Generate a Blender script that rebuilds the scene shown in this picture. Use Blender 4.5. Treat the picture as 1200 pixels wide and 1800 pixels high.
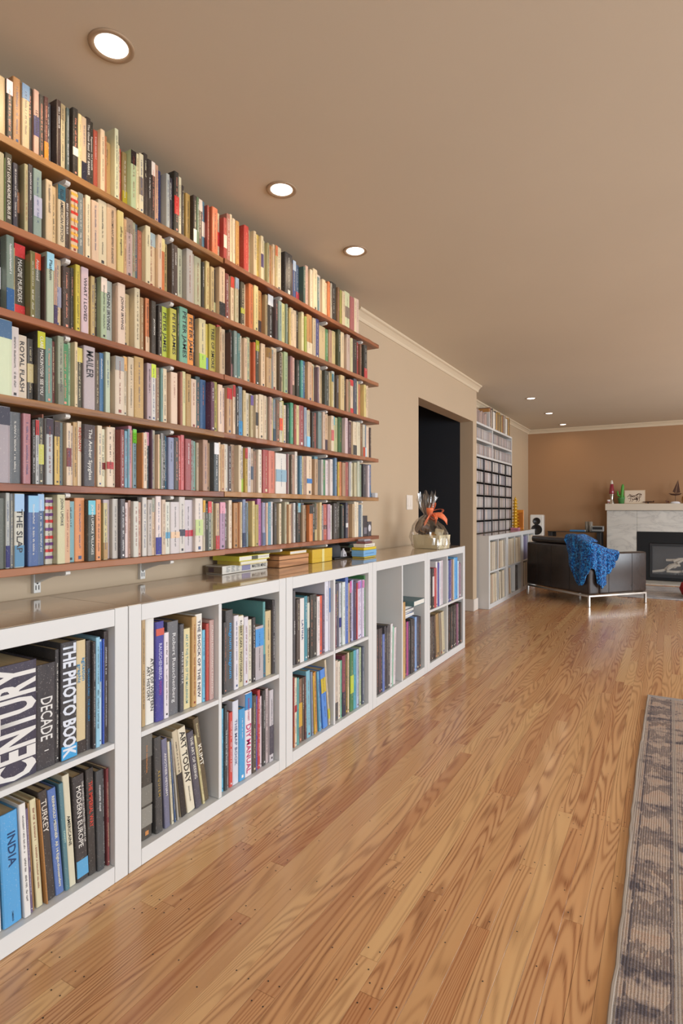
import bpy, math, random, re
from math import sin, cos, pi, radians, sqrt
from mathutils import Vector, Matrix
for o in list(bpy.data.objects): bpy.data.objects.remove(o)
SC = bpy.context.scene
COL = SC.collection
# ------------------------------------------------------------------ camera, world, lights, exposure
F = 1010.0; TH = math.atan(577.0/F); CH = 1.076; HZ = 895.0
ST, CT = sin(TH), cos(TH)
cd = bpy.data.cameras.new('camera'); cam = bpy.data.objects.new('camera', cd); COL.objects.link(cam)
cam.location = (0, 0, CH); cam.rotation_euler = (pi/2, 0, TH)
cd.sensor_width = 36; cd.sensor_fit = 'AUTO'; cd.lens = 36*F/1800; cd.shift_y = -5/1800; cd.clip_start = .05
SC.camera = cam
SC.view_settings.view_transform = 'Standard'; SC.view_settings.look = 'None'
SC.view_settings.gamma = 1; SC.view_settings.exposure = 0.08; SC.view_settings.use_curve_mapping = False
W = bpy.data.worlds.new('world'); SC.world = W; W.use_nodes = True
W.node_tree.nodes['Background'].inputs[0].default_value = (.75, .87, 1, 1)
W.node_tree.nodes['Background'].inputs[1].default_value = 1.0
def area(name, loc, rot, sx, sy, power, col, shape='RECTANGLE'):
    l = bpy.data.lights.new(name, 'AREA'); l.shape = shape; l.size = sx; l.size_y = sy
    l.energy = power; l.color = col
    o = bpy.data.objects.new(name, l); COL.objects.link(o); o.location = loc; o.rotation_euler = rot; return o
# daylight through the windows of the right wall and of the wall behind the camera
DAY = (.90, .97, 1.04)
area('daylight_front_window', (3.93, 1.3, 1.35), (0, radians(90), 0), 1.7, 2.9, 160, DAY)
area('daylight_rear_window', (3.93, 6.6, 1.35), (0, radians(90), 0), 1.7, 2.9, 150, DAY)
area('daylight_back_window', (1.3, -2.43, 1.35), (radians(90), 0, 0), 3.4, 1.7, 24, DAY)

# ------------------------------------------------------------------ helpers
def Yof(px, X):                      # depth along the wall of the photo column px on the plane x = -X
    t = (px-600)/F
    return X*(CT+ST*t)/(ST-CT*t)
def lin(c):
    return tuple((v/12.92 if v <= .04045 else ((v+.055)/1.055)**2.4) for v in c)
def hx(s):
    if len(s) == 3: s = ''.join(a+a for a in s)
    return tuple(int(s[i:i+2], 16)/255 for i in (0, 2, 4))
def L(s): return lin(hx(s))
class MB:
    def __init__(s): s.v = []; s.f = []; s.c = []
    def quad(s, a, b, c, d, col=None):
        n = len(s.v); s.v += [a, b, c, d]; s.f.append((n, n+1, n+2, n+3)); s.c.append(col)
    def add(s, vs, fs, col=None):
        n = len(s.v); s.v += [tuple(v) for v in vs]
        for f in fs: s.f.append(tuple(i+n for i in f)); s.c.append(col)
    def box(s, x0, x1, y0, y1, z0, z1, col=None, m=None):
        vs = [(x0,y0,z0),(x1,y0,z0),(x1,y1,z0),(x0,y1,z0),(x0,y0,z1),(x1,y0,z1),(x1,y1,z1),(x0,y1,z1)]
        if m: vs = [tuple(m @ Vector(v)) for v in vs]
        s.add(vs, [(0,3,2,1),(4,5,6,7),(0,1,5,4),(1,2,6,5),(2,3,7,6),(3,0,4,7)], col)
    def bbox(s, x0, x1, y0, y1, z0, z1, b, col=None, m=None):      # box with chamfered edges
        vs = []; fs = []
        X = (x0, x1); Y = (y0, y1); Z = (z0, z1); idx = {}
        for i in (0,1):
            for j in (0,1):
                for k in (0,1):
                    sx, sy, sz = (1-2*i)*b, (1-2*j)*b, (1-2*k)*b
                    idx[i,j,k] = len(vs)
                    vs += [(X[i], Y[j]+sy, Z[k]+sz), (X[i]+sx, Y[j], Z[k]+sz), (X[i]+sx, Y[j]+sy, Z[k])]
        g = lambda i,j,k,a: idx[i,j,k]+a
        for i in (0,1):
            fs.append([g(i,0,0,0), g(i,1,0,0), g(i,1,1,0), g(i,0,1,0)][::(-1 if i==0 else 1)])
            fs.append([g(0,i,0,1), g(1,i,0,1), g(1,i,1,1), g(0,i,1,1)][::(1 if i==0 else -1)])
            fs.append([g(0,0,i,2), g(1,0,i,2), g(1,1,i,2), g(0,1,i,2)][::(-1 if i==0 else 1)])
        for i in (0,1):
            for j in (0,1):
                e = 1 if (i+j)%2 else -1
                fs.append([g(i,j,0,0), g(i,j,0,1), g(i,j,1,1), g(i,j,1,0)][::e])
                fs.append([g(i,0,j,0), g(i,1,j,0), g(i,1,j,2), g(i,0,j,2)][::-e if True else 1])
                fs.append([g(0,i,j,1), g(1,i,j,1), g(1,i,j,2), g(0,i,j,2)][::e])
        for i in (0,1):
            for j in (0,1):
                for k in (0,1):
                    fs.append([g(i,j,k,0), g(i,j,k,1), g(i,j,k,2)])
        if m: vs = [tuple(m @ Vector(v)) for v in vs]
        s.add(vs, fs, col)
    def tube(s, pts, r, n=8, col=None, caps=True):
        rr = r if isinstance(r, (list, tuple)) else [r]*len(pts)
        P = [Vector(p) for p in pts]; rings = []
        for i, p in enumerate(P):
            t = (P[min(i+1, len(P)-1)]-P[max(i-1, 0)]).normalized()
            a = t.cross(Vector((0, 0, 1)))
            if a.length < .1: a = t.cross(Vector((0, 1, 0)))
            a.normalize(); b = t.cross(a)
            rings.append([p+a*cos(2*pi*k/n)*rr[i]+b*sin(2*pi*k/n)*rr[i] for k in range(n)])
        vs = [v for r_ in rings for v in r_]; fs = []
        for i in range(len(P)-1):
            for k in range(n):
                fs.append((i*n+k, i*n+(k+1)%n, (i+1)*n+(k+1)%n, (i+1)*n+k))
        if caps: fs += [tuple(range(n)), tuple(range((len(P)-1)*n, len(P)*n))[::-1]]
        s.add(vs, fs, col)
    def lathe(s, prof, c=(0,0,0), n=24, col=None, sx=1, sy=1):
        vs = [(c[0]+r*cos(2*pi*k/n)*sx, c[1]+r*sin(2*pi*k/n)*sy, c[2]+z) for r, z in prof for k in range(n)]; fs = []
        for i in range(len(prof)-1):
            for k in range(n): fs.append((i*n+k, i*n+(k+1)%n, (i+1)*n+(k+1)%n, (i+1)*n+k))
        if prof[0][0] > 1e-5: fs.append(tuple(range(n))[::-1])
        if prof[-1][0] > 1e-5: fs.append(tuple(range((len(prof)-1)*n, len(prof)*n)))
        s.add(vs, fs, col)
    def ball(s, c, rx, ry, rz, n=12, col=None):
        s.lathe([(max(1e-6, sin(pi*i/(n//2))), -cos(pi*i/(n//2))) for i in range(n//2+1)], n=n, col=col)
        k = n*(n//2+1)
        s.v[-k:] = [(c[0]+v[0]*rx, c[1]+v[1]*ry, c[2]+v[2]*rz) for v in s.v[-k:]]
    def mesh(s, name, smooth=False):
        me = bpy.data.meshes.new(name); me.from_pydata(s.v, [], s.f)
        if any(c is not None for c in s.c):
            at = me.color_attributes.new('col', 'FLOAT_COLOR', 'CORNER')
            buf = []
            for f, c in zip(s.f, s.c):
                buf += (list(c or (1, 1, 1))+[1.0])*len(f)
            at.data.foreach_set('color', buf)
        if smooth: me.polygons.foreach_set('use_smooth', [True]*len(me.polygons))
        me.update(); return me
def obj(name, mb, mat=None, parent=None, loc=None, rot=None, color=None, smooth=False):
    me = mb.mesh(name, smooth) if isinstance(mb, MB) else mb
    if mat and not me.materials: me.materials.append(mat)
    o = bpy.data.objects.new(name, me); COL.objects.link(o)
    if parent: o.parent = parent
    if loc: o.location = loc
    if rot: o.rotation_euler = rot
    if color: o.color = (*color, 1)
    return o
def tag(o, label, cat, group=None, kind=None):
    o['label'] = label; o['category'] = cat
    if group: o['group'] = group
    if kind: o['kind'] = kind
    return o
def empty(name, loc, rz=0):
    o = bpy.data.objects.new(name, None); COL.objects.link(o); o.location = loc; o.rotation_euler = (0, 0, rz)
    o.empty_display_size = .05; return o
def struct(name, mb, mat, parent=None):
    o = obj(name, mb, mat, parent)
    if not parent: o['kind'] = 'structure'
    return o
def bevel(o, w, seg=2):
    m = o.modifiers.new('bevel', 'BEVEL'); m.width = w; m.segments = seg; m.limit_method = 'ANGLE'; return o
def subs(o, n=2):
    m = o.modifiers.new('sub', 'SUBSURF'); m.levels = n; m.render_levels = n; return o
# ------------------------------------------------------------------ materials
def mat(name, col=(.5,.5,.5), rough=.5, metal=0, spec=.5, **kw):
    m = bpy.data.materials.new(name); m.use_nodes = True
    b = m.node_tree.nodes['Principled BSDF']
    b.inputs['Base Color'].default_value = (*col, 1); b.inputs['Roughness'].default_value = rough
    b.inputs['Metallic'].default_value = metal; b.inputs['Specular IOR Level'].default_value = spec
    for k, v in kw.items(): b.inputs[k.replace('_', ' ')].default_value = v
    return m
class NT:
    def __init__(s, m): s.m = m; s.t = m.node_tree; s.b = s.t.nodes['Principled BSDF']
    def n(s, typ, **kw):
        nd = s.t.nodes.new(typ)
        for k, v in kw.items():
            if k.startswith('i_'):
                key = k[2:]; nd.inputs[int(key) if key.isdigit() else key.replace('_', ' ')].default_value = v
            else: setattr(nd, k, v)
        return nd
    def l(s, a, b): s.t.links.new(a, b)
    def math(s, op, a, b=None, clamp=False):
        nd = s.n('ShaderNodeMath', operation=op, use_clamp=clamp)
        for i, x in enumerate((a, b)):
            if x is None: continue
            if isinstance(x, (int, float)): nd.inputs[i].default_value = x
            else: s.l(x, nd.inputs[i])
        return nd.outputs[0]
    def mix(s, fac, a, b, mode='MIX'):
        nd = s.n('ShaderNodeMix', data_type='RGBA', blend_type=mode)
        for i, x in ((0, fac), (6, a), (7, b)):
            if isinstance(x, (int, float)): nd.inputs[i].default_value = x
            elif isinstance(x, tuple): nd.inputs[i].default_value = (*x, 1)
            else: s.l(x, nd.inputs[i])
        return nd.outputs[2]
    def noise(s, vec, scale, detail=3, rough=.5, dist=0):
        nd = s.n('ShaderNodeTexNoise'); nd.inputs['Scale'].default_value = scale
        nd.inputs['Detail'].default_value = detail; nd.inputs['Roughness'].default_value = rough
        nd.inputs['Distortion'].default_value = dist
        if vec is not None: s.l(vec, nd.inputs['Vector'])
        return nd.outputs['Fac']
    def pos(s, sc=(1, 1, 1), off=None, obj=False):
        if obj: src = s.n('ShaderNodeTexCoord').outputs['Object']
        else: src = s.n('ShaderNodeNewGeometry').outputs['Position']
        mp = s.n('ShaderNodeMapping'); mp.inputs['Scale'].default_value = sc; s.l(src, mp.inputs['Vector'])
        if off is not None: s.l(off, mp.inputs['Location'])
        return mp.outputs[0]
    def ramp(s, fac, stops):
        nd = s.n('ShaderNodeValToRGB'); e = nd.color_ramp.elements
        while len(e) < len(stops): e.new(.5)
        for el, (p, c) in zip(e, stops): el.position = p; el.color = (*c, 1)
        s.l(fac, nd.inputs[0]); return nd.outputs[0]
    def bump(s, h, strength=.3, dist=.002):
        nd = s.n('ShaderNodeBump'); nd.inputs['Strength'].default_value = strength; nd.inputs['Distance'].default_value = dist
        s.l(h, nd.inputs['Height']); s.l(nd.outputs[0], s.b.inputs['Normal'])
    def base(s, c): s.l(c, s.b.inputs['Base Color'])
def paint(name, hexc, rough=.6, var=.04, bump=.15):
    m = mat(name, L(hexc), rough, spec=.3); t = NT(m); c = L(hexc)
    n = t.noise(t.pos(), 1.3, 3)
    t.base(t.mix(n, tuple(v*(1-var) for v in c), tuple(min(1, v*(1+var)) for v in c)))
    t.bump(t.noise(t.pos(), 260, 2), bump, .0006); return m
M_wall = paint('tan_wall_paint', 'bea88c', .55)
M_back = paint('brown_wall_paint', 'a57f5c', .55)
M_ceil = paint('ceiling_paint', 'd2c6b2', .7)
M_navy = paint('navy_wall_paint', '2f3136', .6, .03)
M_trim = paint('white_trim_paint', 'e2d8cc', .4, .02, .05)
M_crown = paint('cream_crown_paint', 'd2c0a4', .45, .02, .05)
M_white = paint('white_lacquer', 'd6d6d4', .3, .01, .03)
M_inside_shade = paint('white_lacquer_inside_shade', 'd3cab9', .45, .02, .03)  # tanner copy of the white lacquer, interior shade put into its colour
def m_top():
    m = mat('cabinet_top_painted_reflection', L('b8a48e'), .09, spec=.6, Coat_Weight=.4); t = NT(m)  # tan reflection of the wall painted into the base of a white gloss top
    n = t.noise(t.pos(), 3, 3); t.base(t.mix(n, L('b4a088'), L('c0ac96')))
    t.bump(t.noise(t.pos(), 9, 2), .05, .003); return m
M_top = m_top()
def m_objcol(name, rough=.45, wear=.1, spec=.4):
    m = mat(name, (.5,.5,.5), rough, spec=spec); t = NT(m)
    oi = t.n('ShaderNodeObjectInfo').outputs['Color']
    n = t.noise(t.pos((1, 1, .4)), 45, 4, .6)
    c = t.mix(t.math('MULTIPLY', n, wear), oi, (.35, .3, .25))
    n2 = t.noise(t.pos(), 300, 2); c = t.mix(t.math('MULTIPLY', t.math('GREATER_THAN', n2, .68), .25), c, (.8,.76,.7))
    t.base(c); return m
M_cover = m_objcol('printed_book_cover', .4, .2)
M_ink = m_objcol('printed_ink', .4, .05)
def m_vcol(name, rough=.5, streak=False):
    m = mat(name, (.5,.5,.5), rough, spec=.4); t = NT(m)
    a = t.n('ShaderNodeAttribute', attribute_name='col').outputs['Color']
    n = t.noise(t.pos((1, 1, .4)), 45, 4, .6)
    t.base(t.mix(t.math('MULTIPLY', n, .2), a, (.35, .3, .25))); return m
M_vcol = m_vcol('printed_book_covers_far')
def m_pages():
    m = mat('book_pages', L('cbb68e'), .8, spec=.2); t = NT(m)
    n = t.noise(t.pos((3, 600, 3)), 1, 2)
    t.base(t.mix(n, L('b39a70'), L('dccba8'))); return m
M_pages = m_pages()
def wood(name, c0, c1, c2, ax='Y', rough=.35, scale=1.0, k=9, obj=False, attr=False, coat=0, pores=.5):
    m = mat(name, c1, rough, spec=.5, Coat_Weight=coat, Coat_Roughness=.12); t = NT(m)
    off = None; rnd = None
    if attr:
        a = t.n('ShaderNodeAttribute', attribute_name='col'); off = a.outputs['Vector']
        v = t.n('ShaderNodeVectorMath', operation='SCALE'); v.inputs['Scale'].default_value = 37
        t.l(off, v.inputs[0]); off = v.outputs[0]
        sep = t.n('ShaderNodeSeparateColor'); t.l(a.outputs['Color'], sep.inputs[0]); rnd = sep.outputs
    def sc(a, b): return {'Y': (a, b, a), 'X': (b, a, a), 'Z': (a, a, b)}[ax]
    big = t.noise(t.pos(sc(9*scale, .6*scale), off, obj), 1, 1.2, .4, .25)
    ring = t.math('SINE', t.math('MULTIPLY', big, k*6.28))
    ring = t.math('POWER', t.math('ADD', t.math('MULTIPLY', ring, .5), .5), 2.2)
    fine = t.noise(t.pos(sc(330*scale, 6*scale), off, obj), 1, 2, .6)
    pore = t.math('GREATER_THAN', fine, .58)
    mid = t.noise(t.pos(sc(25*scale, 1.2*scale), off, obj), 1, 2)
    c = t.mix(mid, c1, c0)
    c = t.mix(t.math('MULTIPLY', ring, .62), c, c2)
    c = t.mix(t.math('MULTIPLY', t.math('MULTIPLY', pore, ring), pores), c, tuple(v*.55 for v in c2))
    if attr:
        c = t.mix(t.math('MULTIPLY', t.math('POWER', rnd[0], 2.4), .62), c, L('a8683e'), 'MIX')
        c = t.mix(t.math('MULTIPLY', t.math('POWER', rnd[1], 2.2), .5), c, L('e2bc84'), 'MIX')
    t.base(c); t.bump(t.math('ADD', t.math('MULTIPLY', fine, .4), t.math('MULTIPLY', t.noise(t.pos(sc(30, 3), off, obj), 1, 2), .6)), .10, .0012)
    return m
M_floor = wood('oak_strip_floor', L('dab080'), L('c68c5a'), L('884e2c'), rough=.27, k=27, attr=True, coat=.25)
M_shelf = wood('reddish_shelf_wood', L('9c6242'), L('874a2e'), L('5f2f1c'), rough=.4, k=4, attr=True)
M_shelf2 = wood('golden_shelf_wood', L('b08450'), L('946438'), L('6b4224'), rough=.4, k=4)
M_box = wood('oiled_box_wood', L('cf9c6c'), L('b87d4e'), L('8f5c36'), rough=.45, k=5)
M_metal = mat('brushed_steel', L('c9c4bc'), .28, 1)
M_bracket = paint('white_enamelled_steel', 'dcd9d2', .4, .02, .02)
M_black = mat('black_plastic', L('1c1b1c'), .4); M_dark = mat('dark_slot', L('26221f'), .7)
def m_leather():
    m = mat('black_leather', L('332b28'), .27, spec=.6); t = NT(m)
    v = t.n('ShaderNodeTexVoronoi'); v.inputs['Scale'].default_value = 160; t.l(t.pos(), v.inputs['Vector'])
    t.base(t.mix(t.noise(t.pos(), 9, 3), L('2b2523'), L('3c3330'))); t.bump(v.outputs['Distance'], .25, .001); return m
M_leather = m_leather()
# ------------------------------------------------------------------ room shell
CE = 2.40; WX = -1.80; AX = -2.07; BY = 9.95; RX = 4.0; FY = -2.5
m = MB(); m.box(-3.8, RX+.1, FY-.1, BY+.1, CE, CE+.1); struct('ceiling', m, M_ceil)
m = MB(); m.box(WX-.14, WX, FY, 4.43, 0, CE); m.box(WX-.14, WX, 4.43, 5.94, 2.0, CE); m.box(WX-.14, WX, 5.94, 6.07, 0, CE)
m.box(AX-.01, WX-.14, 5.99, 6.07, 0, CE)
struct('wall_left', m, M_wall)
m = MB(); m.box(AX-.1, AX, 6.07, BY, 0, CE); struct('wall_alcove', m, M_wall)
m = MB(); m.box(AX-.1, RX+.1, BY, BY+.1, 0, CE); struct('wall_back', m, M_back)
m = MB(); m.box(-3.7, WX-.14, 5.94, 5.99, 0, CE); m.box(-3.75, -3.7, 3.2, 5.99, 0, CE); m.box(-3.75, WX-.14, 3.15, 3.2, 0, CE)
struct('wall_hallway', m, M_navy)
# right wall with two windows, front wall (behind the camera) with one
def wall_with_holes(name, axis, pos, a0, a1, holes, mt, th=.12):
    m = MB(); cur = a0
    def b(p0, p1, z0, z1):
        if axis == 'X': m.box(pos, pos+th, p0, p1, z0, z1)
        else: m.box(p0, p1, pos-th, pos, z0, z1)
    for h0, h1, z0, z1 in holes:
        b(cur, h0, 0, CE); b(h0, h1, 0, z0); b(h0, h1, z1, CE); cur = h1
    b(cur, a1, 0, CE); struct(name, m, mt)
wall_with_holes('wall_right', 'X', RX, FY, BY, [(-.2, 2.8, .45, 2.2), (5.1, 8.1, .45, 2.2)], M_wall)
wall_with_holes('wall_front', 'Y', FY, WX, RX, [(-.4, 3.0, .45, 2.2)], M_wall)
def window(i, axis, pos, a0, a1, z0, z1):
    m = MB(); t = .05
    def b(p0, p1, q0, q1, d0=0.0, d1=.07):
        if axis == 'X': m.box(pos+d0, pos+d1, p0, p1, q0, q1)
        else: m.box(p0, p1, pos-d1, pos-d0, q0, q1)
    b(a0, a1, z0, z0+t); b(a0, a1, z1-t, z1); b(a0, a0+t, z0+t, z1-t); b(a1-t, a1, z0+t, z1-t)
    c = (a0+a1)/2; b(c-t/2, c+t/2, z0+t, z1-t)
    struct('window_%d' % i, m, M_trim)
window(1, 'X', RX, -.2, 2.8, .45, 2.2); window(2, 'X', RX, 5.1, 8.1, .45, 2.2); window(3, 'Y', FY, -.4, 3.0, .45, 2.2)
# crown mouldings
def crown(name, pts, side):          # runs along pts (two points), profile grows towards `side`
    prof = [(0, 0), (.006, 0), (.010, .008), (.012, .022), (.022, .034), (.034, .046), (.046, .052), (.050, .058), (.050, .066), (0, .066)]
    (x0, y0), (x1, y1) = pts; sx, sy = side; m = MB(); vs = []
    for (x, y, e) in ((x0, y0, 0), (x1, y1, 1)):
        for d, z in prof: vs.append((x+sx*d, y+sy*d, CE-.066+z))
    n = len(prof); fs = [(k, (k+1) % n, n+(k+1) % n, n+k) for k in range(n)]+[tuple(range(n)), tuple(range(n, 2*n))[::-1]]
    m.add(vs, fs); struct(name, m, M_crown)
crown('trim_1', ((WX, 3.32), (WX, 6.11)), (1, 0))
crown('trim_2', ((AX, 6.07), (AX, BY)), (1, 0))
crown('trim_3', ((AX, BY), (RX, BY)), (0, -1))
def basebd(name, x0, x1, y0, y1, z=.125):
    m = MB(); m.bbox(x0, x1, y0, y1, 0.001, z, .003); struct(name, m, M_trim)
basebd('baseboard_left', WX, WX+.014, 4.38, 4.43); basebd('baseboard_stub', WX, WX+.014, 5.926, 6.084)
basebd('baseboard_hallway', -3.7, WX+.014, 5.925, 5.939); basebd('baseboard_alcove', AX, AX+.014, 8.56, BY-.015)
basebd('baseboard_back', AX+.015, -.86, BY-.014, BY); basebd('baseboard_right', RX-.014, RX, FY, BY-.015)
# ------------------------------------------------------------------ floor: sub-floor slab with oak strips laid on it
m = MB(); m.box(-3.8, RX+.1, FY-.1, BY+.1, -.1, -.015); floor = struct('floor', m, M_dark)
rnd = random.Random(5)
PW = .0508
cands = []
nx = int((RX+3.7)/PW)
for i in range(nx):
    x0 = -3.7+i*PW; y = FY-rnd.random()
    while y < BY:
        ln = rnd.choice((.35, .5, .7, .9, 1.1, 1.4, 1.7, 2.0)); ln *= rnd.uniform(.85, 1.15)
        ya, yb = max(y, FY), min(y+ln, BY)
        if yb-ya > .05:
            xm = x0+PW/2; ym = min(max((ya+yb)/2, .95), 20); d = ym*CT-xm*ST
            lat = xm*CT+ym*ST; u = 600+F*lat/d if d > .3 else -999; v = HZ+F*CH/d if d > .3 else 9999
            vis = (-60 < u < 1260 and v < 1900 and d > .5 and -1.39 < xm < 3 and not (xm > -.09 and yb < 3.74))
            cands.append((1/max(d, .3)**1.3*(yb-ya) if vis else 0, x0, ya, yb))
        y += ln
cands.sort(key=lambda c: -c[0])
rest = MB(); nails = MB()
for k, (s_, x0, ya, yb) in enumerate(cands):
    c = (rnd.random(), rnd.random(), rnd.random()); g = .00035
    dz = rnd.uniform(-.0001, .0001); args = (x0+g, x0+PW-g, ya+g, yb-g, -.016, dz, .0002)
    if k < 298 and s_ > 0:
        q = MB(); q.bbox(*args, col=c); obj('floor_plank', q, M_floor, floor)
    else:
        if x0 > -2.1 or (3.1 < ya < 6.3): rest.box(*args[:-1], col=c)
    if s_ > 0 and yb < 5.5:
        n = max(1, int((yb-ya)/.33))
        for j in range(n+1):
            yy = ya+.03+(yb-ya-.06)*j/max(n, 1)
            for xx in ((x0+.01, x0+PW-.01) if j in (0, n) else (x0+rnd.uniform(.008, .042),)):
                r = .0021
                nails.add([(xx+r*cos(a*pi/3), yy+r*sin(a*pi/3), dz+.0006) for a in range(6)], [(0,1,2,3,4,5)])
o = obj('floor_planks', rest, M_floor, floor); o['kind'] = 'stuff'
o = obj('floor_nails', nails, M_dark, floor); o['kind'] = 'stuff'
# ------------------------------------------------------------------ recessed ceiling lights
M_lens = mat('lit_lens', (1, 1, 1)); b = M_lens.node_tree.nodes['Principled BSDF']
b.inputs['Emission Color'].default_value = (1, .93, .84, 1); b.inputs['Emission Strength'].default_value = 3
def downlight(x, y, label, power):
    t = empty('recessed_light', (x, y, CE)); tag(t, label, 'ceiling light', 'recessed ceiling lights')
    m = MB(); m.lathe([(.063, 0), (.0625, -.0035), (.060, -.0055), (.050, -.004), (.0455, -.0015), (.045, -.001)], n=40)
    obj('trim_ring', m, M_trimring, t, smooth=True)
    m = MB(); m.lathe([(.0458, -.0012), (.040, -.0048), (.022, -.0075), (.00001, -.008)], n=40); obj('lens', m, M_lens, t, smooth=True)
    l = bpy.data.lights.new('lamp', 'AREA'); l.shape = 'DISK'; l.size = .085; l.energy = power; l.color = (1, .76, .5); l.spread = radians(165)
    o = bpy.data.objects.new('lamp', l); COL.objects.link(o); o.parent = t; o.location = (0, 0, -.011)
M_trimring = paint('downlight_ring_paint', 'a88f74', .5, .01, 0)
downlight(-1.385, 1.10, 'nearest recessed ceiling light, large round one above the top left shelf', 1.7)
downlight(-1.396, 1.943, 'second recessed ceiling light along the book wall, middle of the near three', 1.5)
downlight(-1.40, 2.592, 'third recessed ceiling light, smallest of three near the bookshelf end', 1.5)
downlight(-1.44, 7.08, 'first of three tiny far ceiling lights, nearest the doorway side', 1.0)
downlight(-1.447, 8.31, 'middle one of the three tiny recessed lights at the far end', 1.0)
downlight(-1.45, 9.51, 'last tiny recessed light, closest to the brown back wall', 1.2)
# ------------------------------------------------------------------ cube cabinets
UH = .79; UX = -1.383; UDEP = .385
def panel(name, args, mt, parent, b=.0012):
    m = MB(); m.bbox(*args, b); return obj(name, m, mt, parent)
def cube_unit(y0, fx, label, mid=True, w=.797):
    t = empty('cube_cabinet', (fx, y0, 0)); tag(t, label, 'cabinet', 'white cube cabinets')
    e = .046; d = UDEP
    panel('side_panel', (-d, 0, 0, e, .001, UH), M_white, t); panel('side_panel', (-d, 0, w-e, w, .001, UH), M_white, t)
    panel('bottom_panel', (-d, 0, e+.0008, w-e-.0008, .001, .05), M_white, t)
    panel('top_panel', (-d, 0, e+.0008, w-e-.0008, UH-.05, UH-.0012), M_white, t)
    m = MB(); m.box(-d, 0-.004, .0, w, UH, UH+.0012)
    obj('top_sheet', m, M_top, t)
    panel('divider', (-d+.006, -.002, w/2-.008, w/2+.008, .0505, UH-.0505), M_inside_shade if False else M_white, t)
    if mid:
        for a, b_ in ((e, w/2-.0085), (w/2+.0085, w-e)):
            panel('shelf', (-d+.006, -.001, a+.0005, b_-.0005, .387, .403), M_white, t)
    m = MB(); m.box(-d-.004, -d, .004, w-.004, .05, UH-.05); obj('back_panel', m, M_inside_shade, t)
    return t
UY = [.3595+.8*k for k in range(5)]
for k, (y, lb) in enumerate(zip(UY, ('nearest white cube cabinet holding thick black-and-white spined books', 'second white cube cabinet from the left, full of art books',
        'third white cube cabinet, below the yellow box and wooden box', 'fourth white cube cabinet with half-empty tall compartments and no middle shelf',
        'fifth white cube cabinet at the end of the near row, under gift basket'))):
    cube_unit(y, UX, lb, mid=(k != 3))
FX = -1.68; FYs = [6.12, 6.92, 7.72]
for y, lb in zip(FYs, ('white cube cabinet of records nearest the doorway, beneath the disc racks', 'middle white record cabinet of the far row, with gap in lower cell', 'last white record cabinet of the far row, partly behind black armchair')):
    cube_unit(y, FX, lb)
# ------------------------------------------------------------------ wall shelf standards, brackets, boards
SX = -1.616; SZ = [2.124, 1.880, 1.638, 1.396, 1.149, .907]; SE = 3.306; SJ = 1.838; BT = .022
NTH = ('top', 'second', 'third', 'fourth', 'fifth', 'bottom')
STD = [.70, 1.132, 1.563, 2.263, 2.687, 3.103]
for i, y in enumerate(STD):
    m = MB(); m.bbox(0, .015, -.012, .012, .8035, 2.15, .001)
    t = obj('slotted_upright', m, M_bracket, loc=(WX, y, 0))
    tag(t, 'white steel slotted upright screwed to wall, number %s from left' % ('one two three four five six'.split()[i]) if 0 else
        ('white steel slotted upright on wall ' + ['left of all others, mostly out of view', 'at far left, ending above nearest cabinet', 'right of first one, ending above second cabinet',
         'just right of the board joints', 'second from the shelves\' right end', 'closest to the shelves\' right end'][i]), 'shelf upright', 'slotted uprights carrying the shelves')
    m = MB()
    for z in (x*.025+.8135 for x in range(53)):
        if any(abs(z-s) < .03 for s in ()): continue
        for s in (-.005, .005): m.box(.0148, .0156, s-.0014, s+.0014, z, z+.015)
    o = obj('slot', m, M_dark, t); o['kind'] = 'stuff'
    m = MB()
    m.lathe([(.0035, 0), (.0035, .0006)], n=10); m.v = [(.0153+v[2], v[0], .8355+v[1]+.0) for v in m.v]; obj('screw', m, M_dark, t)
for r, sz in enumerate(SZ):
    for i, y in enumerate(STD):
        # tapered bracket: deep at the wall, thin at the rounded tip
        m = MB(); L_ = .157; z1 = -.0005
        prof = [(0, z1), (L_-.006, z1), (L_, z1-.004), (L_, z1-.011), (L_-.006, z1-.015), (.09, z1-.021), (.04, z1-.034), (0, z1-.048)]
        n = len(prof)
        for s in (-1, 1):
            pass
        vs = [(p[0], -.008, p[1]) for p in prof]+[(p[0], .008, p[1]) for p in prof]
        m.add(vs, [tuple(range(n)), tuple(range(n, 2*n))[::-1]]+[(k, n+k, n+(k+1) % n, (k+1) % n) for k in range(n)])
        o = obj('shelf_bracket', m, M_bracket, loc=(WX+.016, y, sz-BT)); 
        where = ['left of the picture', 'at left, first visible upright', 'on the second visible upright', 'on the upright right of the board joint', 'on the second last upright', 'on the last upright'][i]
        tag(o, 'white tapered metal bracket under the %s shelf, %s' % (NTH[r], where), 'shelf bracket', 'white shelf brackets')
rs = random.Random(3)
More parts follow.
